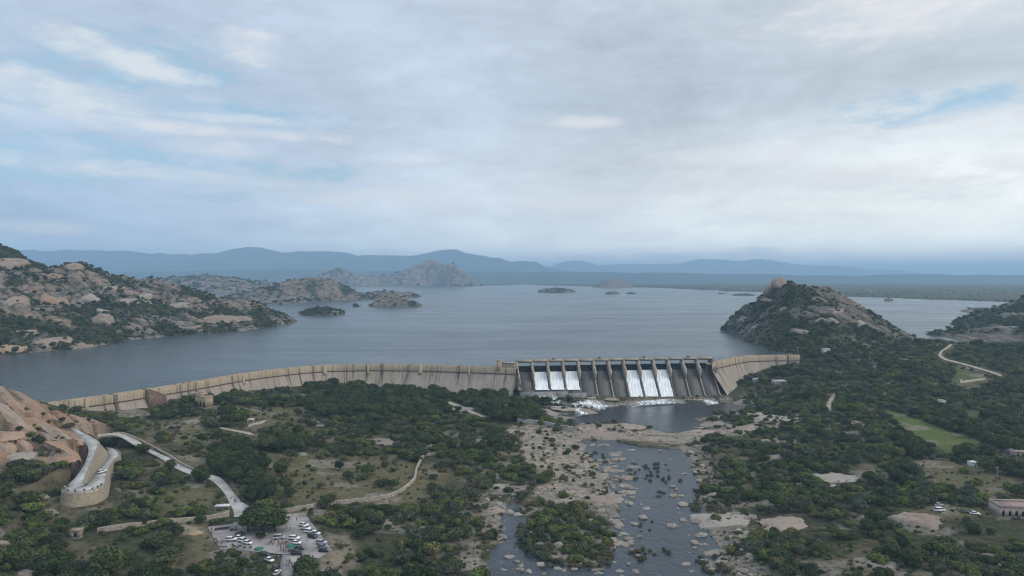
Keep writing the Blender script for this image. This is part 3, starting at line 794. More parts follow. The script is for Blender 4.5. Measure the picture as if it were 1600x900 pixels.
M['lake'] = water_material('lake_water', (0.036, 0.050, 0.058), 0.22, [(0.35, 0.4), (0.09, 0.5), (0.02, 0.5)], 0.75, 0.22)
M['river'] = water_material('river_water', (0.030, 0.038, 0.046), 0.06, [(1.2, 0.2), (0.35, 0.4), (0.1, 0.5)], 0.9)
lp = [p[:2] for p in DAM_L[:-1]] + [(4, 633), (193, 658)] + [p[:2] for p in DAM_R[1:]]
lp = [(x, y + 2.0) for x, y in lp]
lp += [(400, 840), (525, 893), (590, 893), (640, 1060), (2600, 1500), (16000, 17000), (-16000, 17000), (-2500, 500)]
lp = lp[::-1]
lk = mesh_np('lake', [(x, y, LAKE_Z) for x, y in lp], [list(range(len(lp)))], M['lake'])
bm = bmesh.new(); bm.from_mesh(lk); bmesh.ops.triangulate(bm, faces=bm.faces); bmesh.ops.recalc_face_normals(bm, faces=bm.faces)
for f_ in bm.faces:
    if f_.normal.z < 0: f_.normal_flip()
bm.to_mesh(lk); bm.free()
props(link('lake', lk), kind='structure')
def sheet(name, poly, z, mat, grow=30):
    x0, x1 = poly[:, 0].min() - grow, poly[:, 0].max() + grow; y0, y1 = poly[:, 1].min() - grow, poly[:, 1].max() + grow
    me = mesh_np(name, [(x0, y0, z), (x1, y0, z), (x1, y1, z), (x0, y1, z)], [[0, 1, 2, 3]], mat)
    return props(link(name, me), kind='structure')
ymid = P(1000, 680, 1.0)[1]
me = mesh_np('river', [(-60, 205, RIVER_Z), (130, 205, RIVER_Z), (150, ymid + 4, RIVER_Z), (20, ymid + 4, RIVER_Z)], [[0, 1, 2, 3]], M['river'])
props(link('river', me), kind='structure')
me = mesh_np('pool', [(10, ymid + 6, POOL_Z), (150, ymid + 6, POOL_Z), (240, 620, POOL_Z), (25, 625, POOL_Z)], [[0, 1, 2, 3]], M['river'])
props(link('pool', me), kind='structure')

# ------------------------------------------------------------------ haze
mh = bpy.data.materials.new('haze_air'); mh.use_nodes = True
th = NT(mh.node_tree)
for n in list(th.n): th.n.remove(n)
pv = th.node('ShaderNodeVolumePrincipled')
pv.inputs['Color'].default_value = (0.50, 0.75, 1.0, 1)
pv.inputs['Density'].default_value = 9.0e-5
pv.inputs['Anisotropy'].default_value = 0.0
mo = th.node('ShaderNodeOutputMaterial'); th.l.new(pv.outputs[0], mo.inputs['Volume'])
hz = MB().box(-52000, 52000, -2000, 61000, -12, 850).build('haze', mh)
props(hz, kind='stuff')
# ------------------------------------------------------------------ the dam
def masonry_material(name, c0, c1, stain, amount, rib=0.0, pale=None):
    """weathered masonry: u runs along the wall (m), v down from the top (m)"""
    m, t, b = new_mat(name)
    u = t.attr('u', 'Fac'); v = t.attr('v', 'Fac')
    vec = t.comb(u, v, 0.0)
    st = t.comb(t.math('MULTIPLY', u, 1.0), t.math('MULTIPLY', v, 0.05), 0.0)
    n1 = t.noise(vec, 0.06, 6, 0.6); n2 = t.noise(vec, 0.9, 5, 0.6)
    s1 = t.noise(st, 0.16, 5, 0.65); s2 = t.noise(st, 0.8, 4, 0.6)
    c = t.mix(t.ramp(n1, 0.35, 0.65), c0, c1)
    c = t.mix(t.math('MULTIPLY', t.ramp(n2, 0.4, 0.8), 0.5), c, tuple(x * .6 for x in c0[:3]) + (1,))
    run = t.math('MULTIPLY', t.ramp(s1, 0.50, 0.62), t.ramp(v, 16.0, 1.0))
    run = t.math('ADD', run, t.math('MULTIPLY', t.ramp(s2, 0.54, 0.70), 0.7))
    c = t.mix(t.math('MULTIPLY', run, amount, clamp=True), c, stain)
    if rib:
        wv = t.node('ShaderNodeTexWave', wave_type='BANDS', bands_direction='X')
        t.put(wv.inputs['Vector'], vec); wv.inputs['Scale'].default_value = rib; wv.inputs['Distortion'].default_value = 1.2; wv.inputs['Detail'].default_value = 2
        c = t.mix(t.math('MULTIPLY', t.ramp(wv.outputs['Fac'], 0.62, 0.95), 0.30), c, tuple(x * .45 for x in c0[:3]) + (1,))
    t.put(b.inputs['Base Color'], c)
    b.inputs['Roughness'].default_value = 0.95; b.inputs['Specular IOR Level'].default_value = 0.15
    t.put(b.inputs['Normal'], t.bump(n2, 0.5, 0.4))
    return m
M['parapet'] = masonry_material('ochre_parapet', (0.365, 0.300, 0.215, 1), (0.450, 0.370, 0.270, 1), (0.105, 0.078, 0.056, 1), 0.95, 0.13)
M['damface'] = masonry_material('dam_masonry', (0.310, 0.265, 0.215, 1), (0.400, 0.335, 0.280, 1), (0.060, 0.048, 0.044, 1), 1.0)
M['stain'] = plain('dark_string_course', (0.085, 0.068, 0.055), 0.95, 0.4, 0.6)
M['concrete'] = plain('pale_concrete', (0.345, 0.300, 0.245), 0.9, 0.30, 0.35, 0.3)
M['grey_concrete'] = plain('grey_concrete', (0.250, 0.250, 0.240), 0.9, 0.25, 0.25, 0.3)
M['iron'] = plain('dark_gate_iron', (0.020, 0.021, 0.022), 0.7, 0.4, 0.4)
def chute_material():
    m, t, b = new_mat('wet_chute')
    co = t.node('ShaderNodeTexCoord').outputs['Object']
    st = t.vmath('MULTIPLY', co, (1.0, 0.06, 0.08))
    s = t.noise(st, 0.9, 6, 0.65); n = t.noise(co, 0.15, 4)
    c = t.mix(t.ramp(s, 0.3, 0.7), (0.052, 0.047, 0.042, 1), (0.130, 0.118, 0.102, 1))
    c = t.mix(t.ramp(s, 0.66, 0.80), c, (0.30, 0.29, 0.27, 1))
    c = t.mix(t.math('MULTIPLY', t.ramp(n, 0.5, 0.7), 0.5), c, (0.060, 0.058, 0.040, 1))
    t.put(b.inputs['Base Color'], c); b.inputs['Roughness'].default_value = 0.6
    t.put(b.inputs['Normal'], t.bump(s, 0.4, 0.3))
    return m
M['chute'] = chute_material()
def foam_material(name, lo, hi, thr, tear=2.2):
    m, t, b = new_mat(name)
    co = t.node('ShaderNodeTexCoord').outputs['Object']
    st = t.vmath('MULTIPLY', co, (1.0, 0.10, 0.10))
    s = t.noise(st, 0.7, 6, 0.65); n = t.noise(co, 1.6, 4, 0.7)
    c = t.mix(t.ramp(t.math('ADD', t.math('MULTIPLY', s, 0.75), t.math('MULTIPLY', n, 0.25)), thr, thr + 0.2), lo, hi)
    t.put(b.inputs['Base Color'], c); b.inputs['Roughness'].default_value = 0.6
    n4 = t.noise(co, 0.26, 5, 0.65)      # torn, see-through edges
    al = t.math('ADD', t.attr('core', 'Fac'), t.math('MULTIPLY', t.math('SUBTRACT', t.math('ADD', t.math('MULTIPLY', n4, 0.6), t.math('MULTIPLY', s, 0.4)), 0.5), tear))
    t.put(b.inputs['Alpha'], t.ramp(al, 0.02, 0.52))
    t.put(b.inputs['Normal'], t.bump(s, 0.3, 0.3))
    return m
M['foam'] = foam_material('white_water', (0.50, 0.55, 0.57, 1), (0.92, 0.93, 0.93, 1), 0.36)
M['foam2'] = foam_material('broken_white_water', (0.35, 0.37, 0.37, 1), (0.88, 0.90, 0.90, 1), 0.38, 1.5)
M['thinfoam'] = foam_material('thin_white_water', (0.10, 0.10, 0.10, 1), (0.80, 0.82, 0.83, 1), 0.46)

def frames(line):
    """unit normals pointing downstream (toward the valley) along a wall line"""
    d = np.gradient(line[:, :2], axis=0); d /= np.linalg.norm(d, axis=1)[:, None]
    return np.column_stack([d[:, 1], -d[:, 0]])
def wall_strip(name, line, nrm, prof, mat, parent, origin, uoff=0.0):
    """sweep an open profile of (offset downstream, z, v) along the line"""
    seg = np.concatenate([[0], np.cumsum(np.linalg.norm(np.diff(line[:, :2], axis=0), axis=1))]) + uoff
    V = []; U = []; W = []
    for (off, z, v) in prof:
        zz = z(line) if callable(z) else np.full(len(line), z)
        V.append(np.column_stack([line[:, 0] + nrm[:, 0] * off, line[:, 1] + nrm[:, 1] * off, zz])); U.append(seg); W.append(np.full(len(line), v))
    V = np.array(V); n = len(line); k = len(prof)
    idx = np.arange(n * k).reshape(k, n)
    Fq = np.stack([idx[:-1, :-1], idx[1:, :-1], idx[1:, 1:], idx[:-1, 1:]], -1).reshape(-1, 4)
    me = mesh_np(name, V.reshape(-1, 3) - origin, Fq, mat, False, attrs={'u': np.array(U).ravel(), 'v': np.array(W).ravel()})
    return link(name, me, parent)
DO = np.array([4.0, 636.0, 0.0])
dam = empty('dam', DO, 'long curved masonry dam with ochre parapet and gated spillway holding back the lake', 'dam')
for ln, uo in ((DAM_L, 0.0), (DAM_R, 700.0)):
    nr_ = frames(ln)
    wall_strip('parapet', ln, nr_, [(-0.9, DAM_Z - 1.1, 0), (-0.9, DAM_Z, 0), (0.0, DAM_Z, 0), (0.0, DAM_Z - 1.2, 1.2), (0.06, DAM_Z - 1.25, 1.3), (0.06, DAM_Z - 5.5, 5.5)], M['parapet'], dam, DO, uo)
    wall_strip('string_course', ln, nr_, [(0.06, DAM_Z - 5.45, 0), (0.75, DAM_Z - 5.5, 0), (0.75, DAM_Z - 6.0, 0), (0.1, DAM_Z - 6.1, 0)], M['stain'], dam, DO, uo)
    wall_strip('masonry_face', ln, nr_, [(0.2, DAM_Z - 5.9, 0), (1.0, DAM_Z - 8.0, 2), (4.5, DAM_Z - 14, 8), (9.6, DAM_Z - 21, 15), (18, 0.0, 27)], M['damface'], dam, DO, uo)
    wall_strip('crest_road', ln, nr_, [(-0.9, DAM_Z - 1.1, 0), (-6.0, DAM_Z - 1.1, 0)], M['concrete'], dam, DO, uo)
    wall_strip('upstream_parapet', ln, nr_, [(-6.0, DAM_Z - 1.1, 0), (-6.0, DAM_Z - 0.1, 0), (-6.6, DAM_Z - 0.1, 0), (-6.8, 12.0, 12)], M['parapet'], dam, DO, uo)
    # copings every few metres read as light caps on the parapet
for px, wd in ((505, 3.5), (657, 4.0), (380, 2.0), (135, 2.2), (575, 1.6), (730, 1.6)):
    i = int(np.argmin(np.abs(800 + F * DAM_L[:, 0] / DAM_L[:, 1] - px)))
    p = DAM_L[i]; nn = frames(DAM_L)[i]; tt = np.array([-nn[1], nn[0]])
    mb = MB()
    mb.prism([(-1.0, DAM_Z + 0.35), (1.1, DAM_Z + 0.35), (1.1, DAM_Z - 6.6), (2.0, DAM_Z - 8.6), (-0.5, DAM_Z - 8.6)], -wd / 2, wd / 2, lambda o_, z_, a_: (p[0] + nn[0] * o_ + tt[0] * a_, p[1] + nn[1] * o_ + tt[1] * a_, z_))
    mb.build('pilaster', M['parapet'], dam, origin=DO)
# stair buttress on the left wing
i = int(np.argmin(np.abs(800 + F * DAM_L[:, 0] / DAM_L[:, 1] - 226)))
p = DAM_L[i]; nn = frames(DAM_L)[i]; tt = np.array([-nn[1], nn[0]])
if tt[1] < 0: tt = -tt
fnb = lambda a_, z_, o_: (p[0] + nn[0] * o_ + tt[0] * a_, p[1] + nn[1] * o_ + tt[1] * a_, z_)
M['brown_stone'] = plain('brown_stone', (0.150, 0.105, 0.080), 0.95, 0.3, 0.5, 0.4)
M['pale_stone'] = plain('pale_stone', (0.420, 0.330, 0.250), 0.95, 0.2, 0.5, 0.3)
MB().prism([(-1.0, DAM_Z + 0.3), (0.5, DAM_Z + 0.3), (13, DAM_Z - 6), (13, 14), (-1.0, 14)], 0.3, 4.2, fnb).build('stair_buttress', M['brown_stone'], dam, origin=DO)
for o0 in (0.3, 3.5):
    MB().prism([(0.0, DAM_Z + 1.2), (1.0, DAM_Z + 1.2), (13.3, DAM_Z - 5.2), (13.3, DAM_Z - 6.3), (1.0, DAM_Z + 0.1), (0.0, DAM_Z + 0.1)], o0, o0 + 0.8, fnb).build('stair_parapet', M['pale_stone'], dam, origin=DO)
for k in range(14):
    a0 = 1.0 + k * 0.86
    MB().prism([(a0, DAM_Z + 0.45 - k * 0.42), (a0 + 0.86, DAM_Z + 0.45 - k * 0.42), (a0 + 0.86, DAM_Z - 1.0 - k * 0.42), (a0, DAM_Z - 1.0 - k * 0.42)], 1.12, 3.48, fnb).build('step', M['concrete'], dam, origin=DO)

# spillway
E0 = np.array([4.0, 636.0]); E1 = np.array([193.0, 661.0])
SL = float(np.linalg.norm(E1 - E0)); e1 = (E1 - E0) / SL; e2 = np.array([e1[1], -e1[0]])
def S(u, v, z): return (E0[0] + e1[0] * u + e2[0] * v, E0[1] + e1[1] * u + e2[1] * v, z)
BW = SL / 13
def fs(u0):   # profile (v, z) at station t along u
    return lambda v_, z_, t_: S(t_, v_, z_)
zend = [12.0, 12.0, 12.0, 11.6, 7.0, 4.5, 2.6, 1.9, 1.9, 1.9, 2.4, 2.8, 3.0]
def chute_profile(ze):
    pr = [(-2.0, 26.4), (0.0, 27.0), (1.5, 26.6), (3.2, 25.2)]
    z = 25.2; v = 3.2
    while z > ze + 2.0:
        z -= 1.5; v += 1.5 * 0.78; pr.append((v, z))
    pr += [(v + 1.6, ze + 0.7), (v + 3.4, ze + 0.1), (v + 5.0, ze)]
    return pr
for i in range(13):
    u0, u1 = i * BW + 1.1, (i + 1) * BW - 1.1
    pr = chute_profile(zend[i])
    poly = pr + [(pr[-1][0], -2.0), (-2.0, -2.0)]
    MB().prism(poly, u0 - 1.1, u1 + 1.1, fs(0)).build('chute', M['chute'], dam, origin=DO)
    # curved gate leaf
    gl = [(0.6 - 1.3 * math.cos((k / 6 - 0.5) * 2.2), 27.0 + 5.3 * k / 6) for k in range(7)]
    gate = MB().prism(gl + [(p_[0] - 0.35, p_[1]) for p_ in gl[::-1]], u0 + 0.02, u1 - 0.02, fs(0)).build('gate', M['iron'], dam, origin=DO)
    for zz in (28.4, 30.2, 31.7):
        MB().prism([(0.1, zz), (0.55, zz), (0.55, zz + 0.3), (0.1, zz + 0.3)], u0 + 0.1, u1 - 0.1, fs(0)).build('girder', M['iron'], gate, origin=DO)
    for uu in (u0 + 2.2, u1 - 2.2):
        MB().tube([S(uu, 0.3, 28.2), S(uu + (0.9 if uu < (u0 + u1) / 2 else -0.9), 6.5, 29.5)], 0.28, 5).build('gate_arm', M['iron'], gate, origin=DO)
    # bridge span over the bay
    MB().prism([(-3.0, 36.3), (2.6, 36.3), (2.6, 38.0), (-3.0, 38.0)], i * BW, (i + 1) * BW - 0.06, fs(0)).build('bridge_beam', M['concrete'], dam, origin=DO)
    MB().prism([(2.2, 35.7), (2.75, 35.7), (2.75, 36.5), (2.2, 36.5)], u0 + 0.1, u1 - 0.1, fs(0)).build('bridge_girder', M['iron'], dam, origin=DO)
    rl = MB()
    rl.prism([(2.5, 38.75), (2.62, 38.75), (2.62, 38.95), (2.5, 38.95)], i * BW, (i + 1) * BW, fs(0))
    for k in range(6):
        uu = i * BW + 0.6 + k * BW / 6
        rl.prism([(2.5, 37.9), (2.62, 37.9), (2.62, 38.8), (2.5, 38.8)], uu, uu + 0.15, fs(0))
    rl.build('railing', M['concrete'], dam, origin=DO)
    if i in (2, 5, 8, 11):
        MB().prism([(-1.5, 37.9), (0.5, 37.9), (0.5, 39.4), (-1.5, 39.4)], i * BW + 5, i * BW + 7.5, fs(0)).build('gate_hoist', M['stain'], dam, origin=DO)
M['end_wall'] = plain('end_wall', (0.14, 0.115, 0.095), 0.95, 0.3, 0.4)
for j in range(14):
    hw = 0.95 if 0 < j < 13 else 1.4
    prof = [(-5, 37.2), (2.2, 37.2), (2.6, 36.2), (3.4, 33.0), (9.8, 28.0), (10.3, 25.5), (9.0, 20.0), (-5, 20.0)]
    pier = MB().prism(prof, j * BW - hw, j * BW + hw, fs(0)).build('pier', M['concrete'] if j < 13 else M['end_wall'], dam, origin=DO)
    ze = min(zend[max(0, j - 1)], zend[min(12, j)])
    pr = chute_profile(ze)
    top = [(v + 0.2, z + 1.5) for v, z in pr[3:-1]]
    wl = [(9.0, 21)] + [q for q in top if q[0] > 9.0] + [(top[-1][0] + 1.5, ze - 1.0), (9.0, ze - 1.0)]
    MB().prism(wl, j * BW - 0.75, j * BW + 0.75, fs(0)).build('divide_wall', M['chute'] if j < 12 else M['end_wall'], dam, origin=DO)
# lighter weathered edges of the last divide walls
for j in (5, 6, 11, 12, 13):
    pr = chute_profile(min(zend[max(0, j - 1)], zend[min(12, j)]))
    a = [(v + 0.25, z + 1.55) for v, z in pr[8:-1]]
    MB().prism(a + [(v - 0.1, z - 0.12) for v, z in a[::-1]], j * BW - 0.5, j * BW + 0.5, fs(0)).build('wall_coping', M['concrete'], dam, origin=DO)
# aprons
def apron(u0, u1, v0, v1, zt, zb, mat, name='apron'):
    return MB().prism([(v0, zt + 0.6), (v0 + 2.5, zt), (v1 - 1.6, zt), (v1 - 0.8, zt + 1.0), (v1, zt + 1.0), (v1 + 0.4, zb), (v0, zb)], u0, u1, fs(0)).build(name, mat, dam, origin=DO)
apron(0.5, 2 * BW + 4, 13.0, 22, 10.4, 2.0, M['grey_concrete'])
apron(2 * BW + 4.05, 3 * BW + 1, 13.0, 21, 10.2, 2.0, M['grey_concrete'])
apron(3 * BW + 1.05, 4 * BW + 3, 13.4, 24, 9.0, 1.0, M['grey_concrete'])
apron(4 * BW + 3.05, 4 * BW + 11, 17.0, 26, 5.2, 0.0, M['pale_stone'], 'sill')
apron(5 * BW, 7 * BW - 0.2, 20.0, 28, 2.2, -1.0, M['pale_stone'], 'sill')
apron(7 * BW, 10 * BW + 1.2, 23.0, 33, 1.6, -1.0, M['grey_concrete'])
apron(10 * BW + 1.5, 12 * BW, 23.0, 30, 1.8, -1.0, M['pale_stone'], 'sill')
for k in range(9):
    MB().prism([(20.5, 2.0), (22.0, 2.0), (22.0, 5.0), (21.0, 5.2)], 12 * BW + 1.4 + k * 1.35, 12 * BW + 2.2 + k * 1.35, fs(0)).build('baffle_block', M['end_wall'], dam, origin=DO)
# water sheets in the open bays
ordn = {1: 'second', 2: 'third', 3: 'fourth', 7: 'eighth', 8: 'ninth', 9: 'tenth'}
for i in (0, 1, 2, 3, 7, 8, 9):
    pr = chute_profile(zend[i])
    n = 22
    u0, u1 = i * BW + 0.9, (i + 1) * BW - 0.9
    us = np.linspace(u0, u1, n)
    rows = []
    pr2 = [(q[0], q[1]) for q in pr[2:]]
    for k, (v, z) in enumerate(pr2):
        a = k / len(pr2)
        bul = 0.25 + 0.45 * a + 0.35 * a * fbm(us * 0.6, us * 0 + k * 0.35, 3, 200 + i)
        spread = 0.985 + 0.03 * a + 0.05 * (vnoise(np.array([k * .55]), np.array([i * 3.3]), 220)[0] - .5)
        rows.append([S((u0 + u1) / 2 + (uu - (u0 + u1) / 2) * spread, v + bl * 0.7, z + bl * 0.75) for uu, bl in zip(us, bul)])
    V = np.array(rows); Fc = []
    nn_ = len(rows)
    idx = np.arange(nn_ * n).reshape(nn_, n)
    Fq = np.stack([idx[:-1, :-1], idx[1:, :-1], idx[1:, 1:], idx[:-1, 1:]], -1).reshape(-1, 4)
    if i == 0:   # only a thin streak in the first bay
        Fq = Fq.reshape(nn_ - 1, n - 1, 4)[:, [0, 1, 2, 3, 8, 13]].reshape(-1, 4)
        Fq = Fq.reshape(nn_ - 1, 6, 4)[:, :4].reshape(-1, 4)
    org = np.array(S((u0 + u1) / 2, pr[-1][0], pr[-1][1]))
    sid = np.minimum(np.arange(n), np.arange(n)[::-1]) / 2.2
    core = np.clip(np.tile(sid, (nn_, 1)), 0, 1) * 0.9 + 0.06
    if i == 0: core = np.full((nn_, n), 0.32)
    me = mesh_np('falling_water', V.reshape(-1, 3) - org, Fq, M['foam'] if i != 0 else M['thinfoam'], True, attrs={'core': core.ravel()})
    o = link('falling_water', me, None, org)
    props(o, ('white sheet of water rushing down the %s spillway bay from the left' % ordn[i]) if i else 'thin white streak of water at the left edge of the first spillway bay', 'waterfall', 'water running down the open spillway bays')
# cascades over the rocks below the apron
def cascade(pts, label, n=16, wig=0.8):
    """pts: rows of (left px, right px, z)"""
    pts_w = [(P(*a, z), P(*b, z)) for a, b, z in pts]
    L = catmull([p_[0] for p_ in pts_w], 1.5); Rr = catmull([p_[1] for p_ in pts_w], 1.5)
    k = min(len(L), len(Rr)); L = L[np.linspace(0, len(L) - 1, k).astype(int)]; Rr = Rr[np.linspace(0, len(Rr) - 1, k).astype(int)]
    t = np.linspace(0, 1, n); org0 = float(L[0, 0])
    V = L[:, None, :] * (1 - t)[None, :, None] + Rr[:, None, :] * t[None, :, None]
    V[..., 2] += 0.4 + 0.2 * wig * fbm(V[..., 0] / 5, V[..., 1] / 5, 2, 210)
    rg = 1 + 0.55 * fbm(np.arange(k)[:, None] * 0.45, np.zeros((k, 1)) + org0, 3, 217)
    mid = V.mean(1, keepdims=True); V[..., :2] = mid[..., :2] + (V[..., :2] - mid[..., :2]) * rg[..., None]
    edge = np.minimum(t, 1 - t)[None, :]
    V[..., 2] -= 0.9 * (1 - smooth01(edge / 0.18))
    ends = np.minimum(np.arange(k), np.arange(k)[::-1])[:, None] / (0.25 * k)
    core = np.clip(np.minimum(edge / 0.42, ends), 0, 1) * 0.42 + 0.0 * V[..., 0]
    idx = np.arange(k * n).reshape(k, n)
    Fq = np.stack([idx[:-1, :-1], idx[1:, :-1], idx[1:, 1:], idx[:-1, 1:]], -1).reshape(-1, 4)
    org = V.reshape(-1, 3).mean(0)
    o = link('cascade', mesh_np('cascade', V.reshape(-1, 3) - org, Fq, M['foam2'], True, attrs={'core': core.ravel()}), None, org)
    return props(o, label, 'waterfall', 'white water below the spillway apron')
cascade([((828, 615), (884, 620), 7.8), ((826, 622), (886, 628), 6.8), ((832, 629), (892, 634), 5.6)], 'broad white cascade spilling over rocks below the left grey apron')
cascade([((882, 631), (925, 622), 6.2), ((896, 635), (938, 626), 4.8), ((918, 640), (950, 630), 3.0), ((934, 645), (965, 635), 1.7)], 'long white rapid running right along the foot of the spillway')
cascade([((892, 638), (908, 635), 3.8), ((897, 645), (917, 641), 2.8), ((902, 653), (926, 648), 1.6)], 'small white chute of water between brown rocks into the pool')
cascade([((1094, 625), (1108, 623), 2.8), ((1098, 631), (1122, 627), 1.9), ((1104, 636), (1132, 631), 1.5)], 'short white splash at the right foot of the spillway')
cascade([((978, 628), (1072, 620), 3.0), ((978, 632), (1072, 625), 2.4), ((980, 637), (1074, 631), 1.6)], 'pale band of foam along the apron under the three right water sheets', 24, 0.4)
# gatehouse at the left end of the bridge
gh = empty('gatehouse', P(791, 576, 32.0) + np.array([0, 3, 0]), 'small ochre gatehouse with a square turret at the left end of the spillway bridge', 'building')
gho = np.array(gh.location)
x_ = gho[0]; y_ = gho[1]
MB().box(x_ - 8.8, x_ - 4.2, y_ - 2, y_ + 3, 30, 39.0).build('turret', M['pale_stone'], gh, origin=gho)
MB().box(x_ - 9.2, x_ - 3.8, y_ - 2.4, y_ + 3.4, 39.0, 39.6).build('turret_cap', M['parapet'] if False else M['concrete'], gh, origin=gho)
MB().box(x_ - 4.2, x_ + 8.2, y_ - 0.5, y_ + 3, 30, 36.6).build('wall', M['pale_stone'], gh, origin=gho)
for k in range(5):
    MB().box(x_ - 3.4 + k * 2.5, x_ - 2.4 + k * 2.5, y_ - 1.2, y_ - 0.52, 32, 36.6).build('column', M['concrete'], gh, origin=gho)
MB().box(x_ - 4.2, x_ + 8.4, y_ - 1.6, y_ + 3.2, 36.6, 37.2).build('roof', M['concrete'], gh, origin=gho)
# saddle dike on the right
dk = catmull([PD(1416, 530, 884), PD(1440, 530, 886), PD(1462, 530, 886), PD(1484, 532.5, 886)], 6)
dko = dk[0].copy(); dko[2] = 25
dike = empty('saddle_dike', dko, 'low red masonry dike closing the gap between two hills on the right', 'dam')
M['red_wall'] = masonry_material('red_masonry', (0.300, 0.150, 0.105, 1), (0.360, 0.190, 0.135, 1), (0.10, 0.07, 0.06, 1), 0.4)
nd = frames(dk)
wall_strip('parapet', dk, nd, [(-4, 12.0, 12), (-4, DAM_Z, 0), (0, DAM_Z, 0), (0, DAM_Z - 1.5, 1.5)], M['red_wall'], dike, dko)
wall_strip('masonry_face', dk, nd, [(0.02, DAM_Z - 1.5, 1.5), (6, 22, 11)], M['red_wall'], dike, dko)

# ------------------------------------------------------------------ roads
M['road'] = plain('concrete_road', (0.385, 0.372, 0.352), 0.9, 0.26, 0.16, 0.15)
M['dirt'] = plain('dirt_track', (0.330, 0.285, 0.225), 0.95, 0.25, 0.3, 0.3)
M['lot'] = plain('paved_lot', (0.275, 0.250, 0.235), 0.9, 0.34, 0.12, 0.15)
def ribbon(name, L, Rr, mat, lift=0.0, thick=0.5, sub=2.0):
    Ls = catmull(L, sub); 
    # resample right edge with the same parameter as the left edge
    def par(E, m):
        ext = np.vstack([2 * E[0] - E[1], E, 2 * E[-1] - E[-2]]); out = []
        for i in range(1, len(ext) - 2):
            p0, p1, p2, p3 = ext[i - 1:i + 3]
            for k in range(m):
                t = k / m
                out.append(0.5 * ((2 * p1) + (-p0 + p2) * t + (2 * p0 - 5 * p1 + 4 * p2 - p3) * t * t + (-p0 + 3 * p1 - 3 * p2 + p3) * t ** 3))
        out.append(E[-1]); return np.array(out)
    A = par(L, 4); B = par(Rr, 4)
    A[:, 2] += lift; B[:, 2] += lift
    A2 = A - [0, 0, thick]; B2 = B - [0, 0, thick]
    V = np.stack([A2, A, B, B2]); n = len(A)
    idx = np.arange(4 * n).reshape(4, n)
    Fq = np.stack([idx[:-1, :-1], idx[:-1, 1:], idx[1:, 1:], idx[1:, :-1]], -1).reshape(-1, 4)
    me = mesh_np(name, V.reshape(-1, 3), Fq, mat)
    bm_ = bmesh.new(); bm_.from_mesh(me)
    for f_ in bm_.faces:
        if abs(f_.normal.z) > 0.5 and f_.normal.z < 0: f_.normal_flip()
    bm_.to_mesh(me); bm_.free()
    o = link(name, me)
    props(o, kind='structure')
    return A, B
RA, RB = ribbon('road', ROADW['hill'][0], ROADW['hill'][1], M['road'])
ribbon('road', ROADW['valley'][0], ROADW['valley'][1], M['road'], 0.03)
for k in ('dike', 'track', 'house', 'mid', 'court', 'east'):
    ribbon('path', ROADW[k][0], ROADW[k][1], M['dirt'], 0.04)
ribbon('road', ROADW['lot'][0], ROADW['lot'][1], M['lot'], 0.0)
lotv = [(p_[0], p_[1], 0) for p_ in LOT]
def lot_z(y): return 8.3 - np.clip(P(420, 805, 8.3)[1] - y, 0, 60) * 0.032
xs = np.arange(LOT[:, 0].min(), LOT[:, 0].max(), 1.5); ys = np.arange(LOT[:, 1].min(), LOT[:, 1].max(), 1.5)
me = mesh_np('car_park', [(a[0], a[1], float(lot_z(a[1])) + 0.03) for a in LOT], [list(range(len(LOT)))], M['lot'])
bm = bmesh.new(); bm.from_mesh(me); bmesh.ops.triangulate(bm, faces=bm.faces); bmesh.ops.recalc_face_normals(bm, faces=bm.faces)
for f_ in bm.faces:
    if f_.normal.z < 0: f_.normal_flip()
bm.to_mesh(me); bm.free()
props(link('car_park', me), kind='structure')

# walls along roads
def wall_along(name, pts, h, th, mat, label, cat='wall', down=0.6, ground=True, cope=None, group=None):
    """a free-standing wall following world points; top follows the ground"""
    ln = catmull(np.array(pts, float), 3.0)
    if ground: ln[:, 2] = ground_z(ln[:, 0], ln[:, 1])
    k = np.ones(5) / 5
    zz = np.convolve(np.pad(ln[:, 2], 2, mode='edge'), k, 'valid')
    d = np.gradient(ln[:, :2], axis=0); d /= np.linalg.norm(d, axis=1)[:, None] + 1e-9
    nn = np.column_stack([d[:, 1], -d[:, 0]]) * th / 2
    org = ln[0].copy()
    r = empty(name, org, label, cat, group)
    V = np.stack([np.column_stack([ln[:, :2] + nn, zz - down]), np.column_stack([ln[:, :2] + nn, zz + h]), np.column_stack([ln[:, :2] - nn, zz + h]), np.column_stack([ln[:, :2] - nn, zz - down])])
    n = len(ln); idx = np.arange(4 * n).reshape(4, n)
    Fq = np.stack([idx[:-1, :-1], idx[:-1, 1:], idx[1:, 1:], idx[1:, :-1]], -1).reshape(-1, 4).tolist()
    Fq += [[0, n, 2 * n, 3 * n], [n - 1, 4 * n - 1, 3 * n - 1, 2 * n - 1]]
    me = mesh_np('masonry', V.reshape(-1, 3) - org, Fq, mat); link('masonry', me, r)
    nn2 = nn * 1.25
    V = np.stack([np.column_stack([ln[:, :2] + nn2, zz + h]), np.column_stack([ln[:, :2] + nn2, zz + h + .18]), np.column_stack([ln[:, :2] - nn2, zz + h + .18]), np.column_stack([ln[:, :2] - nn2, zz + h])])
    me = mesh_np('coping', V.reshape(-1, 3) - org, Fq, cope or M['concrete']); link('coping', me, r)
    return r
def gpts(pl, z0=8.0):
    """photo pixels resting on the ground sheet"""
    out = []
    for (x, y) in pl:
        z = z0
        for _ in range(12):
            q = P(x, y, z); z = 0.5 * z + 0.5 * float(ground_z(q[0], q[1]))
        out.append(P(x, y, z))
    return np.array(out)
M['stone'] = plain('rubble_stone', (0.285, 0.245, 0.200), 0.95, 0.3, 0.8, 0.5)
M['ochre_stone'] = plain('ochre_stone', (0.330, 0.275, 0.205), 0.95, 0.2, 0.8, 0.5)
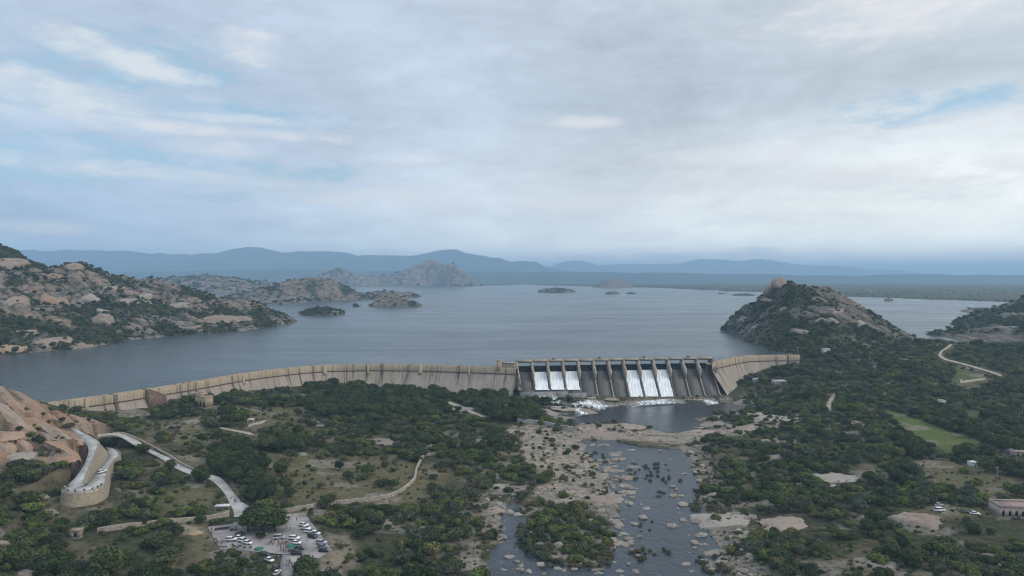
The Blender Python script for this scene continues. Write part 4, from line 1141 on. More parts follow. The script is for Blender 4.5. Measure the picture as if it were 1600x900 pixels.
# wedge wall between the two legs, and the outer wall of the bend
n_leg = 6 * 4
A_in = RB[:n_leg + 1]; B_in = RB[12 * 4 - 4:16 * 4]
ta = np.linspace(0, 1, 30)
def res(E, n=30):
    s_ = np.concatenate([[0], np.cumsum(np.linalg.norm(np.diff(E, axis=0), axis=1))]); s_ /= s_[-1]
    return np.column_stack([np.interp(ta, s_, E[:, k]) for k in range(3)])
Atop = res(A_in[8:][::-1]); Bbot = res(B_in)
rw = empty('retaining_wall', Bbot[0], 'tapering ochre retaining wall between the two legs of the hairpin road', 'wall')
V = np.vstack([Bbot - [0, 0, 0.4], Atop + [0, 0, 0.0]]) - Bbot[0]
me = mesh_np('masonry', V, [[k, k + 1, 30 + k + 1, 30 + k] for k in range(29)], M['ochre_stone']); link('masonry', me, rw)
cp = np.vstack([Atop + [0, 0, -.1], Atop + [0, 0, .7], Atop + [-.45, 0, .7], Atop + [-.45, 0, -.1]]) - Bbot[0]
me = mesh_np('coping', cp, [[j * 30 + k, j * 30 + k + 1, (j + 1) * 30 + k + 1, (j + 1) * 30 + k] for j in range(3) for k in range(29)], M['stone']); link('coping', me, rw)
Ew = res(RA[5 * 4 + 2:17 * 4 - 1])
ow = empty('retaining_wall', Ew[0], 'curved stone retaining wall with a low kerb around the outside of the hairpin bend', 'wall')
d_ = np.gradient(Ew[:, :2], axis=0); d_ /= np.linalg.norm(d_, axis=1)[:, None]
no = np.column_stack([d_[:, 1], -d_[:, 0]])
if (no * (Ew[:, :2] - RB[8 * 4, :2])).sum() < 0: no = -no
bot = np.column_stack([Ew[:, :2] + no * 0.9, Ew[:, 2] - 6.4])
V = np.vstack([Ew + [0, 0, .05], bot]) - Ew[0]
me = mesh_np('masonry', V, [[k, k + 1, 30 + k + 1, 30 + k] for k in range(29)], M['ochre_stone']); link('masonry', me, ow)
kb = np.vstack([np.column_stack([Ew[:, :2] - no * .35, Ew[:, 2] - .2]), np.column_stack([Ew[:, :2] - no * .35, Ew[:, 2] + .45]), np.column_stack([Ew[:, :2] + no * .12, Ew[:, 2] + .45]), np.column_stack([Ew[:, :2] + no * .12, Ew[:, 2] - .2])]) - Ew[0]
me = mesh_np('kerb', kb, [[j * 30 + k, j * 30 + k + 1, (j + 1) * 30 + k + 1, (j + 1) * 30 + k] for j in range(3) for k in range(29)], M['stone']); link('kerb', me, ow)
bl = MB(); bl.box(-.28, .28, -.28, .28, 0, .95); bl.box(-.34, .34, -.34, .34, .95, 1.1)
blm = None
nb = 0
for k in range(8):
    pos = Ew[k] + [-no[k, 0] * .9, -no[k, 1] * .9, 0.0]
    if blm is None:
        o = bl.build('bollard', plain('bollard_paint', (0.09, 0.085, 0.08), .8), None); blm = o.data
        o.location = pos
    else: o = link('bollard', blm, None, pos)
    names_ = ['first', 'second', 'third', 'fourth', 'fifth', 'sixth', 'seventh', 'eighth', 'ninth', 'tenth']
    props(o, 'dark squat bollard on the outer kerb of the hairpin bend, %s counting from the left' % names_[nb], 'bollard', 'bollards around the hairpin bend'); nb += 1
# low walls
wall_along('boundary_wall', gpts([(152, 833), (180, 828), (215, 824), (270, 818), (330, 812), (358, 807)], 9), 1.9, .8, M['stone'], 'long low stone wall running left from the entrance of the car park')
wall_along('boundary_wall', gpts([(441, 802), (500, 792), (560, 785), (606, 778), (632, 766), (648, 750), (650, 738), (657, 722), (663, 713)], 8), 1.7, .8, M['stone'], 'winding low stone wall running right from the car park and up to rocks')
wall_along('boundary_wall', gpts([(660, 713), (685, 710), (687, 702)], 8), 1.4, .8, M['stone'], 'short stub of stone wall on bare rock at the top of the winding wall')
wall_along('boundary_wall', gpts([(808, 660), (840, 664), (870, 669), (896, 674)], 4), 3.0, 1.4, M['grey_concrete'], 'grey concrete training wall on the left bank below the spillway')
wall_along('boundary_wall', gpts([(1003, 679), (1030, 681), (1058, 682)], 2), 0.9, 1.2, M['pale_stone'], 'low pale causeway across the river below the pool')
wall_along('road_parapet', [p_ + [0, 0, 0] for p_ in ROADW['valley'][0][1:10]], 1.1, .5, M['stone'], 'dark stone parapet along the uphill side of the valley road', ground=False)
# ------------------------------------------------------------------ foliage
def leaf_material(name, c0, c1, c2):
    m, t, b = new_mat(name)
    oi = t.node('ShaderNodeObjectInfo').outputs['Random']
    tone = t.attr('tone', 'Fac')
    r2 = t.math('FRACT', t.math('MULTIPLY', oi, 7.31))
    c = t.mix(t.ramp(oi, 0.15, 0.85, False), c0, c1)
    c = t.mix(t.math('MULTIPLY', t.ramp(r2, 0.72, 1.0, False), 0.8), c, c2)
    k = t.math('ADD', 0.50, t.math('MULTIPLY', tone, 1.0))
    c = t.vmath('SCALE', c, scale=k)
    t.put(b.inputs['Base Color'], c)
    b.inputs['Roughness'].default_value = 0.75; b.inputs['Specular IOR Level'].default_value = 0.25
    tr = t.node('ShaderNodeBsdfTranslucent'); t.put(tr.inputs[0], c)
    mx = t.node('ShaderNodeMixShader'); mx.inputs[0].default_value = 0.22
    t.l.new(b.outputs[0], mx.inputs[1]); t.l.new(tr.outputs[0], mx.inputs[2])
    t.l.new(mx.outputs[0], t.n['Material Output'].inputs[0])
    return m
M['leaf'] = leaf_material('scrub_leaves', (0.032, 0.052, 0.012, 1), (0.115, 0.148, 0.032, 1), (0.150, 0.138, 0.046, 1))
M['leaf_dark'] = leaf_material('tree_leaves', (0.026, 0.044, 0.012, 1), (0.062, 0.088, 0.024, 1), (0.090, 0.100, 0.032, 1))
M['leaf_grey'] = leaf_material('grey_green_leaves', (0.046, 0.062, 0.032, 1), (0.100, 0.116, 0.062, 1), (0.120, 0.112, 0.066, 1))
M['leaf_dry'] = leaf_material('dry_leaves', (0.105, 0.090, 0.052, 1), (0.140, 0.112, 0.066, 1), (0.080, 0.086, 0.040, 1))
M['leaf_reed'] = leaf_material('reed_leaves', (0.075, 0.085, 0.035, 1), (0.125, 0.112, 0.055, 1), (0.165, 0.125, 0.070, 1))
M['bark'] = plain('bark', (0.090, 0.070, 0.052), 0.95, 0.3, 2.0)
def crown_mesh(name, seed, w_, h_, z0, lobes, n, leaf, mat, flat=0.75, spread=0.62):
    r = np.random.default_rng(seed)
    C = []; Rd = []
    for i in range(lobes):
        a = r.uniform(0, 2 * math.pi); q = math.sqrt(r.uniform(0, 1)) * spread
        hx = (1 - q * q * 0.8)
        C.append([math.cos(a) * q * w_ / 2, math.sin(a) * q * w_ / 2, z0 + h_ * (0.30 + 0.45 * hx * r.uniform(0.45, 1.05))])
        Rd.append(w_ * r.uniform(0.11, 0.30))
    C = np.array(C); Rd = np.array(Rd); tone = r.uniform(0, 1, lobes)
    li = r.choice(lobes, n, p=Rd ** 2 / (Rd ** 2).sum())
    d = r.normal(size=(n, 3)); d[:, 2] = d[:, 2] * 0.9 + 0.25; d /= np.linalg.norm(d, axis=1)[:, None]
    rad = Rd[li] * r.uniform(0.62, 1.12, n)
    pos = C[li] + d * rad[:, None] * [1, 1, flat]
    pos[:, 2] = np.maximum(pos[:, 2], z0 * 0.6 + 0.1)
    nrm = d + [0, 0, .25] + 0.38 * r.normal(size=(n, 3)); nrm /= np.linalg.norm(nrm, axis=1)[:, None]
    a = np.cross(nrm, r.normal(size=(n, 3))); a /= np.linalg.norm(a, axis=1)[:, None] + 1e-9
    b = np.cross(nrm, a)
    s1 = leaf * r.uniform(0.55, 1.25, n)[:, None]; s2 = s1 * r.uniform(0.5, 0.9, n)[:, None]
    V = np.stack([pos - a * s1, pos - b * s2 + nrm * 0.1 * s1, pos + a * s1, pos + b * s2 + nrm * 0.1 * s1], 1).reshape(-1, 3)
    Fq = np.arange(4 * n).reshape(n, 4)
    tn = np.clip(tone[li] * 0.7 + 0.3 * r.uniform(0, 1, n), 0, 1)
    return mesh_np(name, V, Fq, mat, False, attrs={'tone': np.repeat(tn, 4)})
def trunk_mesh(name, seed, h, rad, limbs, w_):
    r = random.Random(seed); mb = MB()
    top = (r.uniform(-.3, .3), r.uniform(-.3, .3), h * .55)
    mb.tube([(0, 0, -.6), (top[0] * .4, top[1] * .4, h * .28), top], [rad * 1.25, rad, rad * .75], 6)
    for k in range(limbs):
        a = 2 * math.pi * (k + r.random() * .6) / limbs
        e = (math.cos(a) * w_ * .3, math.sin(a) * w_ * .3, h * r.uniform(.68, .9))
        m_ = [(top[i] * .8 + e[i] * .35) for i in range(3)]; m_[2] = h * .62
        mb.tube([(top[0] * .8, top[1] * .8, h * .46), m_, e], [rad * .6, rad * .42, rad * .15], 5)
    me = mesh_np(name, mb.v, mb.f, M['bark'])
    return me
KIND = {}
KIND['thorn_bush'] = [(crown_mesh('crown', 100 + k, 6.0, 2.7 + .7 * (k % 3), 0.15, 13 + k % 4, 760, .42, M['leaf_grey' if k in (2, 5) else 'leaf'], .8, .72), trunk_mesh('trunk', k, 2.6, .14, 5, 6.0)) for k in range(6)]
KIND['broad_tree'] = [(crown_mesh('crown', 140 + k, 8.0, 6.0 + .5 * (k % 3), .7, 18 + k % 5, 1500, .44, M['leaf_dark'], .85, .66), trunk_mesh('trunk', 20 + k, 6.2, .28, 6, 8.0)) for k in range(5)]
KIND['dry_shrub'] = [(crown_mesh('crown', 170 + k, 4.2, 2.2, 0.1, 9, 420, .26, M['leaf_dry'], .8, .7), trunk_mesh('trunk', 40 + k, 1.8, .08, 5, 4.0)) for k in range(3)]
KIND['reed_clump'] = [(crown_mesh('crown', 190 + k, 3.6, 1.5, 0.0, 8, 420, .22, M['leaf_reed'], .75, .75), trunk_mesh('trunk', 50 + k, 1.2, .05, 5, 3.0)) for k in range(3)]
WID = {'thorn_bush': 6.0, 'broad_tree': 8.0, 'dry_shrub': 4.2, 'reed_clump': 3.6}
HGT = {'thorn_bush': 3.3, 'broad_tree': 7.2, 'dry_shrub': 2.2, 'reed_clump': 1.5}

# keep the view of these things clear: world x, y, radius
CLEAR = []
def clear(px, py, z, r): q = P(px, py, z); CLEAR.append((q[0], q[1], r))
for a in [(318, 633, 19, 9), (393, 660, 16, 6), (1575, 812, 9.5, 15), (1468, 797, 9, 6), (1507, 800, 9.5, 5), (1523, 803, 9.5, 5), (348, 797, 9, 7), (120, 836, 13, 5), (305, 832, 8.6, 6), (1440, 815, 8, 11), (1470, 812, 8.5, 9), (1310, 745, 7, 9),
          (790, 630, 8.5, 8), (1181, 594, 13, 5), (1216, 596, 13, 8), (1578, 712, 8.5, 8), (1520, 728, 8, 5), (1245, 812, 5, 10), (1180, 810, 4, 9)]: clear(*a)
CLEAR = np.array(CLEAR)
ptsx, ptsy = [], []
cell = 4.1
for yy in np.arange(222, 880, cell):
    half = yy * 0.80 + 15
    n = int(2 * half / cell)
    ptsx.append(np.linspace(-half, half, n) + RNG.uniform(-.5, .5, n) * cell * 1.1); ptsy.append(np.full(n, yy) + RNG.uniform(-.5, .5, n) * cell * 1.1)
px_ = np.concatenate(ptsx); py_ = np.concatenate(ptsy)
ok = (px_ > GX0 + 4) & (px_ < GX1 - 4)
px_, py_ = px_[ok], py_[ok]
pz_ = ground_z(px_, py_)
n_ = len(px_)
s_sand = grid_s(sand, px_, py_); s_mead = grid_s(meadow, px_, py_); s_dry = grid_s(dry, px_, py_); s_rock = grid_s(rockz, px_, py_); s_red = grid_s(redhill, px_, py_)
s_road = grid_s(road_d, px_, py_); s_lot = grid_s(sl, px_, py_); s_riv = grid_s(sr, px_, py_); s_pool = grid_s(sp, px_, py_); s_up = grid_s(up_, px_, py_); s_crack = grid_s(red_crack, px_, py_)
qx, qy = to_px(px_, py_, pz_)
clump = fbm(px_ / 26, py_ / 26, 4, 120)
dens = np.clip(0.70 + 2.2 * clump, 0.05, 1.0)
dens *= np.where(s_dry > 0.5, 0.20, 1.0) * np.where(s_mead > 0.45, 0.035, 1.0) * np.where(s_sand > 0.4, 0.24, 1.0)
dens *= np.where(s_rock > 0.5, 0.62, 1.0) * np.where(s_red > 0.4, 0.13 + 0.85 * (s_crack > 0.45), 1.0)
dens = np.where((qx > 420) & (qx < 720) & (qy > 660) & (qy < 790), dens * 0.72, dens)
dens = np.where((qx > 480) & (qx < 860) & (qy > 600) & (qy < 660), np.maximum(dens, 0.9), dens)
dens = np.where((qx > 1180) & (qy < 720) & (s_mead < 0.3), np.maximum(dens, 0.42), dens)
dens = np.where((qx > 310) & (qx < 480) & (qy > 690) & (qy < 780) & (s_dry < .5), 1.0, dens)
keep = RNG.uniform(size=n_) < dens
wetr = np.minimum(s_riv - 0, s_pool)
keep &= ~((s_riv < 1.0) | (s_pool < 2.0))
keep &= ~s_up
hillmask = np.zeros(n_, bool)
treez = fbm(px_ / 40, py_ / 40, 3, 130)
kind = np.full(n_, 'thorn_bush', dtype=object)
pt = np.clip(0.04 + 0.6 * treez, 0.015, 0.3)
pt = np.where((qx > 310) & (qx < 480) & (qy > 690) & (qy < 785), 0.75, pt)
pt = np.where((qx > 480) & (qx < 860) & (qy > 595) & (qy < 655), 0.6, pt)
pt = np.where((qx > 770) & (qx < 850) & (qy > 620) & (qy < 670), 0.8, pt)
pt = np.where((qx > 1400) & (qy > 650) & (qy < 740), 0.4, pt)
pt = np.where((qx > 0) & (qx < 330) & (qy > 850), 0.35, pt)
pt = np.where((s_red > .3) | (s_riv < 45), 0.02, pt)
u_ = RNG.uniform(size=n_)
kind[u_ < pt] = 'broad_tree'
pdry = 0.06 + 0.16 * (s_dry > .4) + 0.10 * (s_sand > .3)
kind[(u_ > 1 - pdry)] = 'dry_shrub'
kind[(wetr < 14) & (u_ < 0.55)] = 'reed_clump'
scl = np.exp(RNG.normal(0, 0.30, n_)) * 0.84
scl *= np.where(s_red > .4, 0.6, 1.0) * np.where(s_dry > .4, 0.8, 1.0) * np.where((s_sand > .4) | (s_rock > .6), 0.62, 1.0)
scl = np.clip(scl, 0.35, 1.7)
W = np.array([WID[k] for k in kind]) * scl; Hh = np.array([HGT[k] for k in kind]) * scl
keep &= (s_road > W * 0.36) & (s_lot > W * 0.45)
# do not let a crown stand between the lens and roads, the car park or the small buildings
for t in (0.35, 0.7, 1.0):
    reach = t * Hh * py_ / (CAM_H - pz_)
    f_ = 1 + reach / py_
    bx, by = px_ * f_, py_ * f_
    hit = (grid_s(road_d, bx, by) < -0.2) | (grid_s(sl, bx, by) < -1.0)
    hit &= ~((RNG.uniform(size=n_) < 0.16))
    hit |= (grid_s(meadow, bx, by) > .55) & (RNG.uniform(size=n_) < .8)
    keep &= ~hit
    for (cx, cy_, r_) in CLEAR:
        keep &= np.hypot(bx - cx, by - cy_) > r_
for (cx, cy_, r_) in CLEAR: keep &= np.hypot(px_ - cx, py_ - cy_) > r_
# the left wing of the dam and the hairpin wall stay readable
keep &= ~((qx > 95) & (qx < 190) & (qy > 752) & (qy < 796))
keep &= (qx > -80) & (qx < 1680) & (qy < 935)
# not inside the hill meshes or under the dam face
dface = np.minimum(line_dist(px_, py_, DAM_L)[0], line_dist(px_, py_, DAM_R)[0])
spz = line_dist(px_, py_, np.array([S(0, 5, 0), S(SL, 5, 0)]))[0]
keep &= (dface > 11) & (spz > 32)
T = [dict(x=px_[i], y=py_[i], z=pz_[i], k=kind[i], s=scl[i], px=qx[i], py=qy[i]) for i in np.where(keep)[0]]
# large trees picked out in the photograph: pixel of the foot, size
for (x, y, s_) in [(409, 830, 2.0), (388, 831, 1.5), (430, 831, 1.6), (398, 822, 1.6), (420, 822, 1.6), (372, 702, 1.0), (408, 842, 0.5), (478, 900, 1.0), (340, 690, .9), (352, 735, 1.2), (380, 748, 1.3), (410, 735, 1.25), (440, 745, 1.3), (445, 770, 1.15), (425, 765, 1.0),
                   (385, 722, 1.1), (455, 720, 1.0), (340, 715, 1.1), (1500, 712, 1.2), (1452, 716, 1.0), (1545, 700, 1.3), (1425, 700, 1.1), (1575, 735, 1.2), (1540, 738, 1.1), (340, 632, .9), (362, 637, .8), (240, 652, .8), (265, 655, .7), (410, 640, .9),
                   (545, 640, 1.3), (560, 648, 1.2), (670, 618, 1.0), (690, 616, 1.0), (735, 620, 1.0), (815, 648, 1.2), (835, 655, 1.1), (800, 640, 1.1), (845, 668, .8), (575, 742, 1.0), (612, 765, .8), (530, 735, .8), (226, 710, .8), (220, 706, .7), (268, 734, .85), (312, 752, .8), (318, 750, .7), (155, 660, .7), (135, 662, .8), (180, 658, .7)]:
    q = gpts([(x, y)], 9)[0]
    T.append(dict(x=q[0], y=q[1], z=float(ground_z(q[0], q[1])), k='broad_tree', s=s_, px=x, py=y, big=1))
for (x, y, s_) in [(58, 690, .8), (70, 688, .9), (84, 694, .7), (48, 694, .7), (30, 690, .6), (98, 658, .6), (104, 662, .7), (88, 648, .5), (8, 612, .8), (20, 614, .7), (32, 622, .5), (112, 664, .7), (40, 642, .5), (35, 725, .9), (20, 735, 1.0), (60, 728, .9), (75, 740, .9), (10, 760, 1.0),
                   (50, 752, 1.0), (85, 730, .7), (66, 712, .6), (14, 672, .5), (92, 672, .5), (76, 660, .45), (55, 668, .45)]:
    q = gpts([(x, y)], 32)[0]
    T.append(dict(x=q[0], y=q[1], z=float(ground_z(q[0], q[1])), k='thorn_bush', s=s_, px=x, py=y, big=1))
# river islands: reeds, and green thickets on the left islet
for (x0, y0, rx, ry, n, kd, s0) in [(880, 840, 75, 40, 120, 'thorn_bush', .75), (1012, 735, 34, 18, 30, 'reed_clump', .75), (925, 715, 22, 10, 20, 'reed_clump', .7), (950, 770, 16, 14, 16, 'reed_clump', .7), (1050, 748, 14, 8, 10, 'dry_shrub', .5), (1015, 865, 30, 12, 14, 'reed_clump', .8), (1095, 780, 18, 24, 22, 'reed_clump', 1.0), (935, 860, 25, 30, 26, 'reed_clump', 1.0), (1110, 880, 24, 14, 14, 'reed_clump', .8),
                                    (980, 748, 12, 8, 8, 'reed_clump', .7), (905, 740, 40, 24, 30, 'reed_clump', .8), (1030, 770, 9, 6, 5, 'reed_clump', .6), (1005, 820, 16, 10, 8, 'reed_clump', .5), (830, 800, 20, 14, 10, 'reed_clump', .9), (960, 722, 18, 6, 6, 'reed_clump', .6), (870, 880, 30, 8, 10, 'reed_clump', .9), (1085, 690, 12, 6, 6, 'reed_clump', .6)]:
    for _ in range(n):
        a = random.uniform(0, 6.28); q_ = math.sqrt(random.random())
        x = x0 + rx * q_ * math.cos(a); y = y0 + ry * q_ * math.sin(a)
        q = P(x, y, RIVER_Z + .3)
        T.append(dict(x=q[0], y=q[1], z=max(float(ground_z(q[0], q[1])), RIVER_Z - .15), k=kd, s=s0 * random.uniform(.6, 1.2), px=x, py=y))

# labels that single a plant out: look, size, where it stands relative to something one can find
LMK = [('the car park', 420, 835), ('the hairpin bend', 135, 765), ('the valley road', 300, 740), ('the red rock slope', 40, 690), ('the dam stair', 235, 640), ('the arcaded house', 318, 640), ('the white hut', 392, 665), ('the winding stone wall', 600, 778),
       ('the winding wall end', 662, 715), ('the left dam wall', 560, 605), ('the pale footpath', 700, 632), ('the gatehouse', 790, 605), ('the spillway', 950, 625), ('the training wall', 850, 668), ('the sandy bank', 870, 710), ('the causeway', 1030, 684),
       ('the river boulders', 990, 785), ('the left river islet', 880, 845), ('the right river bank', 1130, 760), ('the right dam wing', 1170, 590), ('the pale track', 1298, 630), ('the granite sheet', 1310, 745), ('the green meadow', 1460, 675), ('the pink dome rock', 1440, 805),
       ('the pink house', 1575, 805), ('the dry yellow field', 1480, 740), ('the right bank slabs', 1240, 815), ('the bottom right corner', 1560, 890), ('the bottom left corner', 40, 885), ('the small stone hut', 120, 832), ('the side channel', 800, 850), ('the dike track', 1500, 570),
       ('the river bottom edge', 1000, 890), ('the bare dry clearing', 520, 740), ('the car park corner', 600, 885), ('the dark thicket', 400, 740), ('the leaning slabs', 740, 800), ('the bottom right slabs', 1340, 870), ('the right hill slope', 1380, 620)]
LN = np.array([(a[1], a[2]) for a in LMK], float)
USED = {}
def place_phrase(x, y, level=0):
    d = np.hypot(LN[:, 0] - x, (LN[:, 1] - y) * 1.6)
    i = int(np.argsort(d)[0]); nm = LMK[i][0]
    ddx = x - LN[i, 0]; ddy = y - LN[i, 1]
    horiz = 'left' if ddx < 0 else 'right'; vert = 'behind' if ddy < 0 else 'before'
    if abs(ddx) > 2.2 * abs(ddy): rel = '%s of' % horiz
    elif abs(ddy) > 1.2 * abs(ddx): rel = vert
    else: rel = '%s and %s of' % (vert, horiz)
    far = 'just ' if d[i] < 22 else ('' if d[i] < 55 else 'well ')
    return far + rel + ' ' + nm
NOUN = {'thorn_bush': ('green thorn bush', 'bush'), 'broad_tree': ('broad-crowned tree', 'tree'), 'dry_shrub': ('brownish dry shrub', 'shrub'), 'reed_clump': ('yellowish reed clump', 'reeds')}
GRP = {'thorn_bush': 'thorn bushes of the valley floor', 'broad_tree': 'trees of the valley floor', 'dry_shrub': 'dry shrubs of the valley floor', 'reed_clump': 'reed clumps in and along the river'}
def plant_label(d):
    size = 'tiny' if d['s'] < .55 else 'small' if d['s'] < .78 else 'mid-sized' if d['s'] < 1.0 else 'large' if d['s'] < 1.3 else 'very large'
    base = '%s %s %s' % (size, NOUN[d['k']][0], place_phrase(d['px'], d['py']))
    return base
srcs = {}
rest = {k: [] for k in KIND}
byk = {k: [] for k in KIND}
for d in T:
    d['app'] = d['s'] * WID[d['k']] / math.hypot(d['x'], d['y'])
    inside = 5 < d['px'] < 1595 and d['py'] < 905
    d['app2'] = d['app'] * (1 if inside else 0.01) * (1.6 if d.get('big') else 1)
    byk[d['k']].append(d)
def add_plant(d):
    var = KIND[d['k']]; vi = random.randrange(len(var))
    d['v'] = vi
    r = empty(d['k'], (d['x'], d['y'], d['z'] - .05), plant_label(d), NOUN[d['k']][1], GRP[d['k']], random.uniform(0, 6.28), (d['s'] * random.uniform(.9, 1.1), d['s'] * random.uniform(.9, 1.1), d['s'] * random.uniform(.85, 1.12) * (.72 if d['s'] > 1.4 else 1)))
    cme, tme = var[vi]
    c = link('crown', cme, r); link('trunk', tme, r)
    if (d['k'], vi) not in srcs: srcs[(d['k'], vi)] = c
for k, lst in byk.items():
    lst.sort(key=lambda d: -d['app2'])
    lim = 300 if k != 'dry_shrub' else 160
    for d in lst[:lim]: add_plant(d)
    rest[k] = lst[lim:]
print('PLANTS', {k: (len(byk[k]), len(rest[k])) for k in KIND})

# the uncountable remainder: one scatter object per kind of cover
def scatter(name, pts, sources, label):
    """pts rows: x y z rotation scale variant; geometry nodes place leaf crowns on the points"""
    A = np.array(pts, float)
    me = bpy.data.meshes.new(name)
    me.vertices.add(len(A)); me.vertices.foreach_set('co', A[:, :3].astype(np.float32).ravel())
    for nm, col_, ty in (('rotz', 3, 'FLOAT'), ('size', 4, 'FLOAT')):
        at = me.attributes.new(nm, ty, 'POINT'); at.data.foreach_set('value', A[:, col_].astype(np.float32))
    at = me.attributes.new('variant', 'INT', 'POINT'); at.data.foreach_set('value', A[:, 5].astype(np.int32))
    o = link(name, me)
    ng = bpy.data.node_groups.new(name, 'GeometryNodeTree')
    ng.interface.new_socket('Geometry', in_out='INPUT', socket_type='NodeSocketGeometry')
    ng.interface.new_socket('Geometry', in_out='OUTPUT', socket_type='NodeSocketGeometry')
    t = NT(ng)
    gi = t.node('NodeGroupInput'); go = t.node('NodeGroupOutput')
    m2p = t.node('GeometryNodeMeshToPoints'); t.l.new(gi.outputs[0], m2p.inputs[0])
    jn = t.node('GeometryNodeJoinGeometry')
    def named(nm, ty):
        n = t.node('GeometryNodeInputNamedAttribute', data_type=ty); n.inputs[0].default_value = nm
        return n.outputs[0]
    rz = named('rotz', 'FLOAT'); sz = named('size', 'FLOAT'); vr = named('variant', 'INT')
    rot = t.comb(0.0, 0.0, rz)
    for k, so in enumerate(sources):
        oi = t.node('GeometryNodeObjectInfo', transform_space='ORIGINAL'); oi.inputs['Object'].default_value = so
        cmpn = t.node('FunctionNodeCompare', data_type='INT', operation='EQUAL')
        ins = [s_ for s_ in cmpn.inputs if s_.type == 'INT']
        t.l.new(vr, ins[0]); ins[1].default_value = k
        ip = t.node('GeometryNodeInstanceOnPoints')
        t.l.new(m2p.outputs[0], ip.inputs['Points']); t.l.new(oi.outputs['Geometry'], ip.inputs['Instance'])
        t.l.new(cmpn.outputs[0], ip.inputs['Selection'])
        t.l.new(rot, ip.inputs['Rotation']); t.l.new(sz, ip.inputs['Scale'])
        t.l.new(ip.outputs[0], jn.inputs[0])
    t.l.new(jn.outputs[0], go.inputs[0])
    md = o.modifiers.new('scatter', 'NODES'); md.node_group = ng
    return props(o, label, None, None, 'stuff')
order = sorted(srcs)
src_list = [srcs[k] for k in order]; idx_of = {k: i for i, k in enumerate(order)}
vk = {k: [i for i, q in enumerate(order) if q[0] == k] for k in KIND}
rows = [(d['x'], d['y'], d['z'] - .05, random.uniform(0, 6.28), d['s'], random.choice(vk[d['k']])) for k in KIND for d in rest[k]]
# low undergrowth between the bushes
gx_ = RNG.uniform(-420, 620, 26000); gy_ = RNG.uniform(225, 760, 26000)
m_ = (np.abs(gx_) < gy_ * .78 + 6)
gx_, gy_ = gx_[m_], gy_[m_]
gzz = ground_z(gx_, gy_)
dq = np.clip(0.45 + 1.5 * fbm(gx_ / 14, gy_ / 14, 4, 140), 0, 1) * np.where(grid_s(meadow, gx_, gy_) > .4, .05, 1) * np.where(grid_s(sand, gx_, gy_) > .4, .25, 1) * np.where(grid_s(redhill, gx_, gy_) > .4, .12, 1)
m_ = (RNG.uniform(size=len(gx_)) < dq) & (grid_s(road_d, gx_, gy_) > 1.2) & (grid_s(sl, gx_, gy_) > 1.2) & (grid_s(sr, gx_, gy_) > .3) & (grid_s(sp, gx_, gy_) > .3) & ~grid_s(up_, gx_, gy_)
for a_, b_, c_ in zip(gx_[m_], gy_[m_], gzz[m_]):
    kd = 'thorn_bush' if random.random() < .72 else ('dry_shrub' if random.random() < .5 else 'reed_clump')
    rows.append((a_, b_, c_ - .1, random.uniform(0, 6.28), random.uniform(.14, .38), random.choice(vk[kd])))
scatter('scrub', rows, src_list, 'dense low thorn scrub covering the valley floor')
# scrub on the hills
def hill_rows(hd, n, s0, s1, thr, gmul=1.0, zmin=LAKE_Z + .4):
    out = []
    X, Y, Z = hd['X'], hd['Y'], hd['Z']
    ii = RNG.integers(0, X.shape[0], n * 4); jj = RNG.integers(0, X.shape[1], n * 4)
    pr = 0.10 * (hd['crack'][ii, jj] > .5) + gmul * np.clip(hd['green'][ii, jj] - .15, 0, 1) * 1.6 + 0.012
    z = Z[ii, jj]
    low = smooth01(1 - (z - LAKE_Z) / 10) * .25
    down = (X[ii, jj] > 300) & (Y[ii, jj] < 745 + (X[ii, jj] - 300) * .5) & (z > 9)
    k_ = (RNG.uniform(size=n * 4) < pr + low + .5 * down) & ((z > zmin) | down)
    for a_, b_ in zip(ii[k_][:n], jj[k_][:n]):
        x = X[a_, b_] + random.uniform(-.5, .5) * hd['step']; y = Y[a_, b_] + random.uniform(-.5, .5) * hd['step']
        if -1.0 < x / y < 1.0:
            if len(out) < n: out.append((x, y, Z[a_, b_] - .5, random.uniform(0, 6.28), random.uniform(s0, s1), random.choice(vk['thorn_bush'] + vk['broad_tree'][:2])))
    return out
hk = list(HILLS)
spec = {0: (15000, .40, 1.0), 1: (5200, .38, .9), 2: (5200, .45, 1.1), 3: (3500, .7, 1.6), 4: (450, .6, 1.1), 5: (420, .7, 1.2), 6: (2200, 1.6, 3.4), 7: (2600, 1.2, 2.6)}
rows = []
for i, k in enumerate(hk):
    n, a_, b_ = spec.get(i, (160, .9, 1.9) if i in (8, 9) else (60, .45, .9))
    rows += hill_rows(HILLS[k], n, a_, b_, 0)
# drowned trees and scrub along the far shore and on the plain
fx = RNG.uniform(-4200, 4200, 60000); fy = RNG.uniform(2000, 8500, 60000)
m_ = np.abs(fx) < fy * .78
fx, fy = fx[m_], fy[m_]
sdp = sdf_poly(fx, fy, lake_poly)
sdf_n = sdp + 900 * fbm(fx / 900, fy / 900, 4, 81) * smooth01((fy - 1500) / 1500) + 260 * fbm(fx / 160, fy / 160, 3, 82) * smooth01((fy - 1800) / 1000)
m_ = (sdf_n > -60) & (RNG.uniform(size=len(fx)) < np.where(sdf_n < 200, .5, .07))
for a_, b_, c_ in zip(fx[m_], fy[m_], sdf_n[m_]):
    rows.append((a_, b_, LAKE_Z + min(3, max(-.5, c_ * .006)), random.uniform(0, 6.28), random.uniform(.6, 1.5), random.choice(vk['thorn_bush'])))
scatter('hill_scrub', rows, src_list, 'scattered dark scrub and small trees on hills and far shores')
